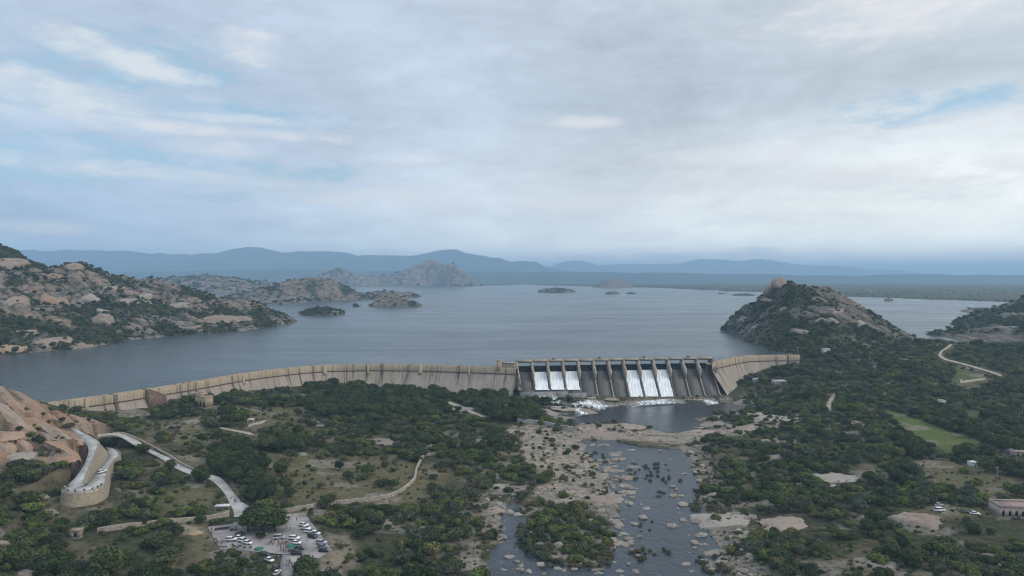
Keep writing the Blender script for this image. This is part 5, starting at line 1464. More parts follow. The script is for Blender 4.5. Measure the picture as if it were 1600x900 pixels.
# ------------------------------------------------------------------ rocks
def rock_material(name, c0, c1, dark):
    m, t, b = new_mat(name)
    co = t.node('ShaderNodeTexCoord').outputs['Object']
    oi = t.node('ShaderNodeObjectInfo').outputs['Random']
    v = t.vmath('ADD', co, t.comb(t.math('MULTIPLY', oi, 90.0), 0.0, 0.0))
    n1 = t.noise(v, 0.9, 6, 0.62); n2 = t.noise(t.vmath('MULTIPLY', v, (1, 1, .3)), 2.6, 6, 0.65)
    c = t.mix(t.ramp(t.math('ADD', t.math('MULTIPLY', n1, .6), t.math('MULTIPLY', oi, .4)), .3, .7), c0, c1)
    c = t.mix(t.math('MULTIPLY', t.ramp(n2, .5, .72), .7), c, dark)
    t.put(b.inputs['Base Color'], c); b.inputs['Roughness'].default_value = .95; b.inputs['Specular IOR Level'].default_value = .15
    t.put(b.inputs['Normal'], t.bump(t.math('ADD', n1, t.math('MULTIPLY', n2, .5)), .7, .25))
    return m
M['rock'] = rock_material('granite', (0.225, 0.195, 0.165, 1), (0.330, 0.290, 0.245, 1), (0.110, 0.098, 0.085, 1))
M['rock_pink'] = rock_material('pink_granite', (0.270, 0.212, 0.172, 1), (0.325, 0.258, 0.210, 1), (0.140, 0.118, 0.102, 1))
M['rock_orange'] = rock_material('orange_granite', (0.310, 0.205, 0.145, 1), (0.350, 0.250, 0.185, 1), (0.190, 0.150, 0.120, 1))
def rock_mesh(seed, mat, block=0.0):
    bm_ = bmesh.new(); bmesh.ops.create_icosphere(bm_, subdivisions=4, radius=1.0)
    r = random.Random(seed)
    ax = [Vector((r.gauss(0, 1), r.gauss(0, 1), r.gauss(0, 1))).normalized() for _ in range(9)]
    of = [r.uniform(.55, .9) for _ in range(9)]
    co = np.array([v.co[:] for v in bm_.verts])
    for a_, o_ in zip(ax, of):            # planar joints
        d = co @ np.array(a_); ex = np.clip(d - o_, 0, None)
        co -= np.outer(ex * .85, np.array(a_))
    co *= 1 + .62 * fbm(co[:, 0] * 1.3 + seed, co[:, 1] * 1.3 + co[:, 2] * .9, 4, seed)[:, None]
    co[:, 2] += .10 * fbm(co[:, 0] * 4, co[:, 1] * 4, 3, seed + 3)
    for v, c in zip(bm_.verts, co): v.co = c
    me = bpy.data.meshes.new('boulder'); bm_.to_mesh(me); bm_.free()
    me.materials.append(mat); me.polygons.foreach_set('use_smooth', np.ones(len(me.polygons), bool))
    return me
def slab_mesh(seed, mat):
    """a low outcrop with an irregular outline: sheets of rock stepping over each other, sunk at the rim"""
    n = 34
    t = np.linspace(-1.15, 1.15, n); X_, Y_ = np.meshgrid(t, t)
    th_ = np.arctan2(Y_, X_); rho = np.hypot(X_, Y_)
    out = 0.80 + 0.75 * fbm(np.cos(th_) * 1.6 + seed * 3.1, np.sin(th_) * 1.6, 3, seed)
    e_ = 1 - rho / out
    f1_, f2_, id_ = worley(X_ * 1.7 + .3 * fbm(X_ * 2, Y_ * 2, 2, seed) + seed, Y_ * 2.6 + seed * 2, seed + 7)
    top = 0.50 + 0.55 * id_ + 0.18 * np.sqrt(np.clip(f2_ - f1_, 0, .5)) + .25 * fbm(X_ * 3, Y_ * 3, 3, seed + 2)
    top -= .35 * (1 - smooth01((f2_ - f1_) / .10))
    Z_ = np.where(e_ > 0, top * np.clip(e_ * 3.2, 0, 1) ** .6, 0) - .25 - np.clip(-e_, 0, 1) * 2.5
    idx = np.arange(n * n).reshape(n, n)
    Fq = np.stack([idx[:-1, :-1], idx[:-1, 1:], idx[1:, 1:], idx[1:, :-1]], -1)
    zc_ = Z_[:-1, :-1]
    okc = (e_[:-1, :-1] > -.25) | (e_[1:, 1:] > -.25)
    return mesh_np('outcrop', np.stack([X_, Y_, Z_], -1).reshape(-1, 3), Fq[okc].reshape(-1, 4), mat, True)
KS = ('rock', 'rock_pink', 'rock_orange')
RK = {k: [rock_mesh(300 + 7 * i + 50 * j, M[k]) for i in range(6)] for j, k in enumerate(KS)}
SLB = {k: [slab_mesh(500 + 7 * i + 50 * j, M[k]) for i in range(6)] for j, k in enumerate(KS)}
def add_rock(pos, sx, sy, sz, rz, mat, label, group, tilt=0.0, name='boulder', sink=.35, nrm=None, slab=False):
    if slab:
        o = link('granite_outcrop', random.choice(SLB[mat]), None, (pos[0], pos[1], pos[2]))
        o.scale = (sx * 1.25, sy * 1.25, sz * 1.1)
        if nrm is not None:
            o.rotation_mode = 'QUATERNION'; o.rotation_quaternion = Vector(nrm).to_track_quat('Z', 'Y')
        else: o.rotation_euler = (0, 0, rz)
    else:
        o = link(name, random.choice(RK[mat]), None, (pos[0], pos[1], pos[2] + sz * (1 - 2 * sink) * .5))
        o.scale = (sx, sy, sz); o.rotation_euler = (tilt * random.uniform(-1, 1), tilt, rz)
    return props(o, label, 'rock', group)
def grid_normal(hd, x, y, w_=18.0):
    def zz(a, b):
        i = int(np.clip((a - hd['x0']) / hd['step'], 0, hd['Z'].shape[1] - 1)); j = int(np.clip((b - hd['y0']) / hd['step'], 0, hd['Z'].shape[0] - 1)); return hd['Z'][j, i]
    return Vector((-(zz(x + w_, y) - zz(x - w_, y)) / (2 * w_), -(zz(x, y + w_) - zz(x, y - w_)) / (2 * w_), 1)).normalized()
RAY = {}
def ray_hit(px, py, grids):
    """first hill point along the photo ray"""
    u = (px - 800) / F; v = (450 - py) / F
    d = np.array([u, math.cos(PITCH) + v * math.sin(PITCH), -math.sin(PITCH) + v * math.cos(PITCH)])
    ts = np.arange(300, 3200, 1.5)
    p_ = ts[:, None] * d[None, :] + [0, 0, CAM_H]
    best = None
    for hd in grids:
        i = ((p_[:, 0] - hd['x0']) / hd['step']).astype(int); j = ((p_[:, 1] - hd['y0']) / hd['step']).astype(int)
        okk = (i >= 0) & (j >= 0) & (i < hd['Z'].shape[1]) & (j < hd['Z'].shape[0])
        zz = np.where(okk, hd['Z'][np.clip(j, 0, hd['Z'].shape[0] - 1), np.clip(i, 0, hd['Z'].shape[1] - 1)], -99)
        h_ = np.where(p_[:, 2] < zz)[0]
        if len(h_) and (best is None or h_[0] < best[0]): best = (h_[0], p_[h_[0]], hd)
    RAY['hd'] = None if best is None else best[2]
    return None if best is None else best[1]
HG = [HILLS[k] for k in hk[:3]]
hill_rocks = [
    (117, 421, 26, 15, 'rock_pink', 'blocky cap boulder on the skyline crag of the left hill'), (85, 470, 44, 52, 'rock_orange', 'long orange slab leaning on the slope of the left hill'), (160, 506, 34, 26, 'rock_pink', 'big round tan boulder near the shore of the left hill'),
    (158, 490, 24, 10, 'rock', 'flat boulder perched on the big round tan boulder of the left hill'), (45, 522, 60, 16, 'rock_pink', 'long pale slab low on the left hill near the water'), (90, 532, 70, 16, 'rock_pink', 'broad shore slab at the foot of the left hill'),
    (20, 545, 60, 14, 'rock_orange', 'orange shore slab at the left edge of the photo'), (130, 541, 46, 10, 'rock_pink', 'thin shore slab sliding into the lake below the left hill'), (85, 432, 26, 12, 'rock_orange', 'small orange slab under the skyline of the left hill'),
    (180, 452, 40, 14, 'rock', 'grey slab high on the middle of the left hill'), (205, 472, 50, 12, 'rock', 'grey ledge across the middle of the left hill'), (30, 470, 50, 26, 'rock_pink', 'steep pink slab at the left end of the left hill'),
    (230, 462, 34, 10, 'rock', 'small ledge right of the middle of the left hill'), (350, 497, 60, 12, 'rock_pink', 'sloping pink slab near the tip of the left hill'), (310, 512, 40, 10, 'rock_pink', 'shore slab toward the tip of the left hill'), (385, 505, 34, 10, 'rock_pink', 'last pale slab at the tip of the left hill'),
    (25, 410, 60, 20, 'rock_pink', 'smooth pale slab on the top left ridge'), (280, 478, 50, 10, 'rock', 'grey ledge on the right half of the left hill'), (140, 470, 30, 14, 'rock', 'grey block beside the green gully of the left hill'),
    (1218, 448, 24, 22, 'rock_pink', 'huge upright pink boulder crowning the right hill'), (1203, 456, 22, 16, 'rock_pink', 'second summit boulder left of the crowning boulder on the right hill'), (1195, 468, 46, 9, 'rock_pink', 'pink slab falling left below the summit of the right hill'),
    (1160, 500, 34, 14, 'rock', 'grey slab low on the lake side of the right hill'), (1265, 468, 44, 9, 'rock', 'grey slab right of the summit of the right hill'), (1310, 487, 54, 12, 'rock_pink', 'broad pale slab on the right shoulder of the right hill'),
    (1290, 500, 36, 9, 'rock', 'small grey slab in the middle of the right hill'), (1225, 483, 34, 8, 'rock', 'narrow slab under the summit scrub of the right hill'), (1345, 505, 36, 10, 'rock', 'slab on the falling right ridge of the right hill'), (1180, 512, 30, 12, 'rock', 'rounded slab near the lake corner of the right hill'),
    (1250, 520, 26, 9, 'rock', 'small boulder low in the scrub of the right hill'), (1575, 515, 44, 18, 'rock', 'grey slab in the middle of the far right hill'), (1590, 545, 40, 16, 'rock', 'lower grey slab of the far right hill'), (1585, 492, 34, 10, 'rock', 'upper slab of the far right hill')]
for (x, y, wp, hp, mt, lb) in hill_rocks:
    q = ray_hit(x, y, HG)
    if q is None: continue
    k_ = q[1] / F
    if 'boulder' in lb or 'block' in lb:
        add_rock(q, wp * k_ * .5, wp * k_ * .45, hp * k_ * .62, random.uniform(-.3, .3), mt, lb, 'granite boulders and slabs on the hills', .12, sink=.34)
    else:
        add_rock(q, wp * k_ * .5, max(wp * .35, hp * .9) * k_ * .55, 2.6 + hp * k_ * .10, 0, mt, lb, 'granite boulders and slabs on the hills', nrm=grid_normal(RAY['hd'], q[0], q[1]), slab=True)
# valley rocks: foot pixel, width, height, kind, label
val = [(1440, 815, 80, 30, 'rock_pink', 'big smooth pink granite dome left of the parked cars at the pink house'), (1409, 812, 36, 26, 'rock', 'grey end of the pink dome, rough and steep'), (1312, 748, 78, 10, 'rock', 'wide flat grey granite sheet in the scrub right of the river'),
       (1285, 757, 50, 8, 'rock', 'lower lip of the flat granite sheet'), (1150, 812, 90, 9, 'rock', 'long grey slab on the right bank of the river'), (1235, 818, 70, 10, 'rock_pink', 'pinkish slab on the right bank beside the long grey slab'), (1195, 838, 60, 8, 'rock', 'grey slab below the pinkish slab of the right bank'),
       (1380, 882, 60, 9, 'rock', 'low slab in scrub at the bottom right'), (1520, 872, 90, 9, 'rock_pink', 'long pink slab near the bottom right corner'), (1225, 690, 60, 7, 'rock', 'pale rock shelf right of the river behind the bushes'), (1215, 655, 60, 10, 'rock', 'rough pale outcrop on the right side below the dam wing'),
       (1180, 648, 50, 9, 'rock', 'jumbled outcrop at the right end of the pool'), (1170, 628, 40, 7, 'rock', 'pale rock just right of the spillway foot'), (1225, 712, 50, 6, 'rock', 'thin shelf left of the granite sheet'), (1330, 660, 30, 5, 'rock', 'small shelf among bushes left of the meadow'),
       (998, 767, 20, 9, 'rock', 'upright pale boulder in the middle of the river'), (998, 784, 42, 8, 'rock', 'flat pale slab in the river under the upright boulder'), (944, 780, 50, 12, 'rock_pink', 'large tan slab on the left edge of the river'), (1037, 842, 38, 9, 'rock', 'long pale boulder lying in the lower river'),
       (1040, 897, 46, 6, 'rock', 'wide slab at the bottom of the river'), (1015, 892, 16, 7, 'rock', 'dark boulder at the bottom of the river'), (860, 778, 30, 7, 'rock', 'grey slab at the head of the left side channel'), (885, 772, 20, 8, 'rock', 'grey block between side channel and tan slab'),
       (815, 764, 40, 8, 'rock', 'grey slab above the left side channel'), (775, 742, 44, 7, 'rock', 'pale slab in the bushes left of the sandy bank'), (782, 762, 36, 9, 'rock', 'pale rounded slab left of the side channel'), (770, 798, 30, 7, 'rock_pink', 'tan slab beside the side channel'),
       (705, 790, 44, 7, 'rock', 'pale shelf in bright bushes right of the winding wall'), (670, 845, 50, 12, 'rock', 'leaning grey outcrop among bushes below the winding wall'), (660, 850, 30, 8, 'rock_pink', 'small tan rock against the leaning outcrop'), (610, 815, 36, 6, 'rock_pink', 'brown slab in bushes right of the car park'),
       (540, 668, 60, 7, 'rock', 'pale rock sheet in the scrub below the dam'), (500, 662, 40, 6, 'rock_pink', 'pinkish shelf left of the pale rock sheet'), (600, 690, 60, 6, 'rock', 'low grey shelf right of the clearing'), (660, 700, 60, 7, 'rock_pink', 'reddish rock sheet at the top of the winding wall'),
       (700, 690, 44, 6, 'rock', 'grey shelf right of the reddish rock sheet'), (745, 690, 36, 6, 'rock', 'pale shelf above the sandy bank'), (720, 640, 44, 5, 'rock', 'pale rock beside the footpath'), (470, 710, 20, 6, 'rock', 'single grey rock left of the clearing'),
       (300, 660, 26, 9, 'rock', 'grey outcrop below the arcaded house'), (280, 640, 22, 9, 'rock', 'round grey rock between the dam stair and the house'), (30, 712, 60, 10, 'rock', 'smooth pale slab under the red slope'), (60, 775, 30, 12, 'rock_pink', 'tan slab in the scrub left of the hairpin wall'), (75, 800, 22, 10, 'rock', 'pale streak of rock left of the hairpin wall'),
       (5, 850, 30, 12, 'rock_pink', 'tan boulder at the left edge'), (35, 895, 26, 6, 'rock', 'pale flat rock at the bottom left edge'), (120, 690, 26, 10, 'rock_orange', 'red ledge cut by the upper road'), (100, 715, 34, 9, 'rock_orange', 'red slab left of the upper road'), (60, 665, 70, 12, 'rock_orange', 'long red slab on the bare slope'),
       (20, 640, 50, 12, 'rock_orange', 'bulging red slab high on the bare slope'), (15, 690, 50, 14, 'rock_orange', 'fan of red slab at the left edge'), (850, 645, 50, 9, 'rock_pink', 'brown rock mass below the left apron'), (880, 640, 36, 9, 'rock', 'brown block between the two white rapids'), (915, 646, 40, 9, 'rock_pink', 'tan rock pile at the left of the pool'), (870, 655, 50, 7, 'rock', 'dark rock shelf beside the training wall'),
       (985, 668, 50, 8, 'rock_pink', 'tan rock mound at the outlet of the pool'), (945, 676, 70, 6, 'rock_pink', 'long pale ledge left of the causeway'), (1095, 676, 50, 6, 'rock_pink', 'pale ledge right of the causeway'), (1135, 664, 60, 7, 'rock', 'grey ledges right of the pool'), (1200, 668, 70, 6, 'rock_pink', 'pale bare ledge along the right track'),
       (1128, 652, 34, 5, 'rock', 'thin ledge reaching into the pool from the right'), (955, 625, 26, 6, 'rock_pink', 'tan block at the foot of the dry bays')]
VR = []
for (x, y, wp, hp, mt, lb) in val:
    q = gpts([(x, y)], 6)[0]; k_ = q[1] / F
    gz_ = float(ground_z(q[0], q[1]))
    if y < 680 and 840 < x < 1170: gz_ = max(gz_, POOL_Z - .2)
    add_rock((q[0], q[1], gz_), wp * k_ * .52, wp * k_ * .40, max(.6, hp * k_ * .42), random.uniform(-.4, .4), mt, lb, 'granite rocks of the valley', .05, sink=.28, slab=not any(w_ in lb for w_ in ('boulder', 'block', 'mound', 'rock pile', 'mass')))
    VR.append((q[0], q[1]))
# tilted granite sheets of the bare slope, long side down the fall of the hill
ords_ = ['highest', 'high', 'upper', 'middle', 'lower', 'lowest']
for k_, (x, y, ln_, wd_) in enumerate([(10, 625, 60, 14), (36, 640, 70, 13), (62, 652, 60, 12), (22, 662, 80, 15), (50, 672, 90, 14), (78, 668, 70, 12), (98, 682, 60, 11), (12, 690, 60, 18), (36, 700, 60, 13), (82, 690, 80, 12), (104, 702, 50, 11), (112, 682, 36, 10), (-8, 650, 60, 16), (60, 640, 50, 10), (84, 656, 46, 10)]):
    q = gpts([(x, y)], 36)[0]; z_ = float(ground_z(q[0], q[1])); k2 = q[1] / F
    d8 = 8.0
    nv = Vector((-(float(ground_z(q[0] + d8, q[1])) - float(ground_z(q[0] - d8, q[1]))) / (2 * d8), -(float(ground_z(q[0], q[1] + d8)) - float(ground_z(q[0], q[1] - d8))) / (2 * d8), 1)).normalized()
    o = add_rock((q[0], q[1], z_), ln_ * k2 * .5, wd_ * k2 * .62, 1.7, 0, 'rock_orange' if k_ % 3 else 'rock_pink', '%s granite sheet on the bare red slope at pixel-left, %s' % ('long', 'x'), 'granite sheets of the bare slope', nrm=nv, slab=True)
    fall = Vector((nv.x, nv.y, 0)); fall = fall.normalized() if fall.length > .02 else Vector((1, 0, 0))
    fall = (fall + Vector((.9, -.25, 0))).normalized()
    o.rotation_quaternion = nv.to_track_quat('Z', 'Y')
    xl = o.rotation_quaternion @ Vector((1, 0, 0)); yl = o.rotation_quaternion @ Vector((0, 1, 0))
    from mathutils import Quaternion
    o.rotation_quaternion = o.rotation_quaternion @ Quaternion((0, 0, 1), math.atan2(fall.dot(yl), fall.dot(xl)))
    o['label'] = '%s reddish granite sheet on the bare slope %s' % ('broad' if wd_ > 13 else 'long' if ln_ > 60 else 'short', 'by the upper road' if x > 90 else 'under the skyline' if y < 645 else 'at the left edge' if x < 15 else 'above the bushes' if y > 685 else 'halfway up')
# pale ledges breaking the surface along the left bank and the right bank
for k_ in range(104):
    if k_ < 44: x, y = random.uniform(868, 968), random.uniform(694, 800)
    else: x, y = random.uniform(1090, 1180), random.uniform(790, 900)
    if k_ >= 64: x, y = random.uniform(925, 1060) if k_ % 4 == 0 else random.uniform(925, 990), random.uniform(696, 850)
    if k_ < 14: x, y = random.uniform(905, 1150), random.uniform(655, 690)
    q = P(x, y, 1.2); gz_ = max(float(ground_z(q[0], q[1])), RIVER_Z - .1); wp = random.uniform(9, 26); k2 = q[1] / F
    add_rock((q[0], q[1], gz_), wp * k2 * .5, wp * k2 * .36, random.uniform(.7, 1.3), random.uniform(-.5, .5), 'rock' if random.random() < .82 else 'rock_pink', '%s ledge %s' % ('long pale granite' if wp > 17 else 'small pale granite', place_phrase(x, y)), 'pale granite ledges along the river', slab=True)
# stones strewn in and beside the river
cand = []
for _ in range(2600):
    x = random.uniform(760, 1180); y = random.uniform(640, 905)
    q = P(x, y, 1.0)
    s_ = float(grid_s(sr, q[0], q[1])); s2_ = float(grid_s(sp, q[0], q[1]))
    if (-14 < s_ < 22 or -8 < s2_ < 16) and random.random() < .62: cand.append((x, y, q))
big_st = 0
mbS = MB()
sm_bm = []
for (x, y, q) in cand:
    z = max(float(ground_z(q[0], q[1])), RIVER_Z - .35)
    if big_st < 170 and random.random() < .15:
        r_ = random.uniform(1.1, 2.8)
        add_rock((q[0], q[1], z), r_, r_ * random.uniform(.6, .9), r_ * random.uniform(.35, .6), random.uniform(0, 3), 'rock' if random.random() < .75 else 'rock_pink',
                 '%s stone %s' % ('pale weathered' if r_ < 1.8 else 'broad pale', place_phrase(x, y)), 'loose stones along the river', .1, 'river_stone')
        big_st += 1
    else:
        sm_bm.append((q[0], q[1], z, random.uniform(.3, 1.0)))
ico = bmesh.new(); bmesh.ops.create_icosphere(ico, subdivisions=1, radius=1.0)
iv = np.array([v.co[:] for v in ico.verts]); ifc = np.array([[v.index for v in f_.verts] for f_ in ico.faces]); ico.free()
Vs, Fs = [], []
for k, (x, y, z, r_) in enumerate(sm_bm):
    a = random.uniform(0, 3.1); sc3 = np.array([r_, r_ * random.uniform(.5, 1), r_ * random.uniform(.35, .7)])
    v = iv * (1 + .25 * (RNG.uniform(size=(len(iv), 1)) - .5)) * sc3
    v = np.column_stack([v[:, 0] * math.cos(a) - v[:, 1] * math.sin(a), v[:, 0] * math.sin(a) + v[:, 1] * math.cos(a), v[:, 2]]) + [x, y, z]
    Vs.append(v); Fs.append(ifc + k * len(iv))
props(link('river_pebbles', mesh_np('river_pebbles', np.vstack(Vs), np.vstack(Fs), M['rock'])), 'small loose stones strewn along the river bed', None, None, 'stuff')

# ------------------------------------------------------------------ buildings
M['pink'] = plain('pink_plaster', (0.450, 0.360, 0.320), .9, .12, .5)
M['white_wall'] = plain('whitewash', (0.62, 0.62, 0.60), .9, .12, .6)
M['roof_pink'] = plain('terrace_roof', (0.330, 0.235, 0.205), .95, .2, .4)
M['shade'] = plain('interior_shade', (0.035, 0.030, 0.028), .9, .2, 1.0)  # near-black colour painted in place of the shade inside house openings
M['tan'] = plain('tan_plaster', (0.360, 0.285, 0.210), .9, .2, .5)
M['tin'] = plain('tin_sheet', (0.36, 0.37, 0.38), .5, .2, .6, metal=.3)
def arcade_bay(w_, h_, ow, oh, arch=True, sill=0.0):
    """2D outline of a wall bay with an arched opening that starts at the floor"""
    c = w_ / 2; sp_ = oh - ow / 2 if arch else oh
    pts = [(0, 0), (c - ow / 2, 0), (c - ow / 2, sp_)]
    if arch:
        for k in range(1, 8):
            a = math.pi - math.pi * k / 8
            pts.append((c + ow / 2 * math.cos(a), sp_ + ow / 2 * math.sin(a)))
    pts += [(c + ow / 2, sp_), (c + ow / 2, 0), (w_, 0), (w_, h_), (0, h_)]
    return pts
def house(name, label, pos, rz, wid, dep, hgt, bays, mwall, mroof, par=.7, openh=2.6, openw=1.3, windows_back=True):
    r = empty(name, pos, label, 'building', None, rz)
    bw = wid / bays
    for i in range(bays):
        x0 = -wid / 2 + i * bw
        MB().prism(arcade_bay(bw, hgt, openw, openh), 0, .35, lambda a, z, t: (x0 + a, -dep / 2 + t, z)).build('wall', mwall, r)
        MB().box(x0 + bw / 2 - openw / 2 - .05, x0 + bw / 2 + openw / 2 + .05, -dep / 2 + .9, -dep / 2 + 1.0, 0, openh).build('shade_panel', M['shade'], r)  # dark panel set behind the opening, standing in for its unlit interior
    MB().box(-wid / 2, -wid / 2 + .35, -dep / 2 + .36, dep / 2, 0, hgt).build('wall', mwall, r)
    MB().box(wid / 2 - .35, wid / 2, -dep / 2 + .36, dep / 2, 0, hgt).build('wall', mwall, r)
    MB().box(-wid / 2 + .36, wid / 2 - .36, dep / 2 - .35, dep / 2, 0, hgt).build('wall', mwall, r)
    MB().box(-wid / 2 - .25, wid / 2 + .25, -dep / 2 - .25, dep / 2 + .25, hgt, hgt + .25).build('roof', mroof, r)
    if par:
        for (a, b, c, d) in ((-wid / 2, wid / 2, -dep / 2, -dep / 2 + .25), (-wid / 2, wid / 2, dep / 2 - .25, dep / 2), (-wid / 2, -wid / 2 + .25, -dep / 2 + .26, dep / 2 - .26), (wid / 2 - .25, wid / 2, -dep / 2 + .26, dep / 2 - .26)):
            MB().box(a, b, c, d, hgt + .25, hgt + .25 + par).build('roof_parapet', mwall, r)
    MB().box(-wid / 2 - .3, wid / 2 + .3, -dep / 2 - .3, dep / 2 + .3, -2.5, .02).build('plinth', M['stone'], r)
    return r
def at_ground(px, py, z0=8.0):
    q = gpts([(px, py)], z0)[0]; q[2] = float(ground_z(q[0], q[1])); return q
q = at_ground(319, 636, 19); q[2] += .3
house('arcaded_house', 'tan arcaded house with three dark arches below the left dam wall', q, -.42, 11, 7, 7.2, 3, M['tan'], M['pale_stone'], 1.0, 3.6, 1.9)
q2 = q + np.array([-5.5, 6, 0])
house('store_room', 'plain stone block behind and left of the arcaded house', q2, -.42, 8, 5, 8.5, 2, M['pale_stone'], M['tan'], .6, 2.0, .8)
q = at_ground(1566, 809, 9.5); q[2] = 9.6
q = q + np.array([9.5, 4.0, 0])
house('pink_house', 'long flat-roofed pink house with dark arches at the right edge', q, -.12, 19, 9, 4.1, 7, M['pink'], M['roof_pink'], .8, 2.5, 1.15)
house('house_wing', 'projecting pink wing with a dark window in front of the long pink house', q + np.array([7.5, -8.2, -.4]), -.12, 8, 7, 3.8, 2, M['pink'], M['white_wall'], .6, 2.3, 1.3)
q = at_ground(120, 838, 13)
house('stone_hut', 'small square stone hut at the left end of the low boundary wall', q, .2, 3.8, 3.4, 2.7, 1, M['stone'], M['tan'], .25, 1.9, .9)
q = at_ground(1520, 729, 8)
house('white_house', 'tiny white house half hidden by dark trees left of the shacks', q, .1, 4, 3.5, 2.6, 1, M['white_wall'], M['white_wall'], .2, 1.9, .9)
q = at_ground(1181, 596, 13)
house('white_house', 'low white house with flat roof below the right dam wing', q, 0, 5.5, 4, 2.8, 2, M['white_wall'], M['white_wall'], .2, 1.9, .9)
q = at_ground(1216, 598, 13)
house('white_house', 'long low white house right of the small one below the dam wing', q, 0, 13, 4, 2.2, 4, M['white_wall'], M['white_wall'], .2, 1.7, .9)
q = at_ground(1471, 632, 11)
house('white_house', 'tiny pale house in scrub behind the green meadow', q, 0, 4, 4, 3.4, 1, M['white_wall'], M['pink'], .2, 1.9, .9)
q = at_ground(1592, 712, 8.5)
house('shack', 'brown brick shack with flat roof at the right edge', q, -.1, 8, 5, 2.6, 2, M['pink'], M['roof_pink'], .2, 1.8, .9)
q = at_ground(1578, 708, 8.5)
house('shack', 'grey tin-roofed shack left of the brown brick one', q, .2, 5, 4, 2.3, 1, M['grey_concrete'], M['tin'], 0, 1.8, .9)
q = at_ground(1290, 556, 30)
hq = ray_hit(1290, 553, HG); q = hq if hq is not None else q
house('hill_shrine', 'small pale shrine at the foot of the right hill by the dam end', q, 0, 7, 5, 5.0, 2, M['white_wall'], M['pale_stone'], .8, 2.4, 1.0)
def shelter(name, label, pos, rz, wid, dep, hgt, mroof, mpost, n=3):
    r = empty(name, pos, label, 'shelter', None, rz)
    for i in range(n):
        for s_ in (-1, 1):
            x = -wid / 2 + .2 + (wid - .4) * i / (n - 1)
            MB().box(x - .1, x + .1, s_ * (dep / 2 - .2) - .1, s_ * (dep / 2 - .2) + .1, -.5, hgt).build('post', mpost, r)
    MB().box(-wid / 2 - .2, wid / 2 + .2, -dep / 2 - .2, dep / 2 + .2, hgt, hgt + .35).build('roof', mroof, r)
    MB().box(-wid / 2, wid / 2, -dep / 2, dep / 2, -.6, .12).build('floor_slab', M['stone'], r)
    return r
shelter('ticket_shelter', 'pale-roofed open shelter on a stone base beside the road junction', at_ground(348, 799, 9), .15, 6.2, 2.6, 2.6, M['white_wall'], M['stone'])
shelter('open_hut', 'small white-roofed open hut among bushes below the dam', at_ground(392, 662, 16), .1, 3.8, 3, 2.9, M['white_wall'], M['white_wall'], 2)
shelter('pergola', 'long white pergola in front of trees left of the spillway', at_ground(788, 634, 8.5), 0, 15, 2.2, 3.0, M['white_wall'], M['white_wall'], 4)
# sand heap beside the car park
sq = at_ground(303, 834, 8.6)
o = link('sand_heap', RK['rock_orange'][2].copy(), None, (sq[0], sq[1], sq[2] - .2)); o.data.materials[0] = plain('tan_sand', (0.36, .26, .17), .95, .12, 1.0); o.scale = (4.0, 2.6, 1.3)
props(o, 'low tan heap of sand left of the car park', 'sand heap')
# poles
def pole(px, py, h, label, z0=8, lamp=False):
    q = at_ground(px, py, z0)
    if lamp:
        hq_ = ray_hit(px, py, HG)
        if hq_ is not None: q = hq_
    r = empty('lamp_post' if lamp else 'utility_pole', q, label, 'lamp post' if lamp else 'utility pole')
    MB().tube([(0, 0, -.5), (0, 0, h)], [.16, .10], 6).build('shaft', M['concrete'], r)
    if lamp: MB().box(-.8, .8, -.3, .3, h, h + .5).build('lamp_head', M['white_wall'], r)
    else:
        MB().box(-.9, .9, -.06, .06, h - .7, h - .55).build('crossarm', M['concrete'], r)
        for x in (-.75, 0, .75): MB().tube([(x, 0, h - .55), (x, 0, h - .3)], .06, 5).build('insulator', M['white_wall'], r)
pole(1558, 752, 8, 'thin pale utility pole left of the dry yellow field edge'); pole(1520, 684, 8, 'utility pole in trees at the right end of the green meadow'); pole(1597, 650, 8, 'utility pole by the far right tree belt'); pole(1246, 556, 9, 'lamp post at the right end of the dam', 28, True)

# ------------------------------------------------------------------ vehicles
def paint(name, c, rough=.3):
    m, t, b = new_mat(name); b.inputs['Base Color'].default_value = (*c, 1); b.inputs['Roughness'].default_value = rough; b.inputs['Coat Weight'].default_value = .4
    return m
PAINT = {'white': paint('white_paint', (.78, .78, .77)), 'silver': paint('silver_paint', (.42, .44, .46)), 'dark grey': paint('grey_paint', (.055, .058, .065)), 'black': paint('black_paint', (.018, .018, .02)), 'blue grey': paint('blue_paint', (.13, .17, .24)), 'red': paint('red_paint', (.35, .03, .03))}
M['glass'] = paint('car_glass', (.012, .014, .016), .08); M['tyre'] = plain('tyre_rubber', (.02, .02, .02), .9); M['rim'] = paint('wheel_rim', (.45, .45, .46)); M['lampw'] = paint('headlamp_glass', (.7, .72, .74), .1); M['lampr'] = paint('tail_lamp', (.3, .02, .02), .2)
def side_prism(poly, hw0, hw1=None, zc=None):
    """extrude a side outline (x, z) across y, narrowing above zc"""
    hw1 = hw0 if hw1 is None else hw1
    mb = MB(); n = len(poly)
    wv = [hw0 if (zc is None or z < zc) else hw1 for x, z in poly]
    V = [(x, -h, z) for (x, z), h in zip(poly, wv)] + [(x, h, z) for (x, z), h in zip(poly, wv)]
    mb.add(V, [list(range(n))[::-1], list(range(n, 2 * n))] + [[i, (i + 1) % n, n + (i + 1) % n, n + i] for i in range(n)])
    return mb
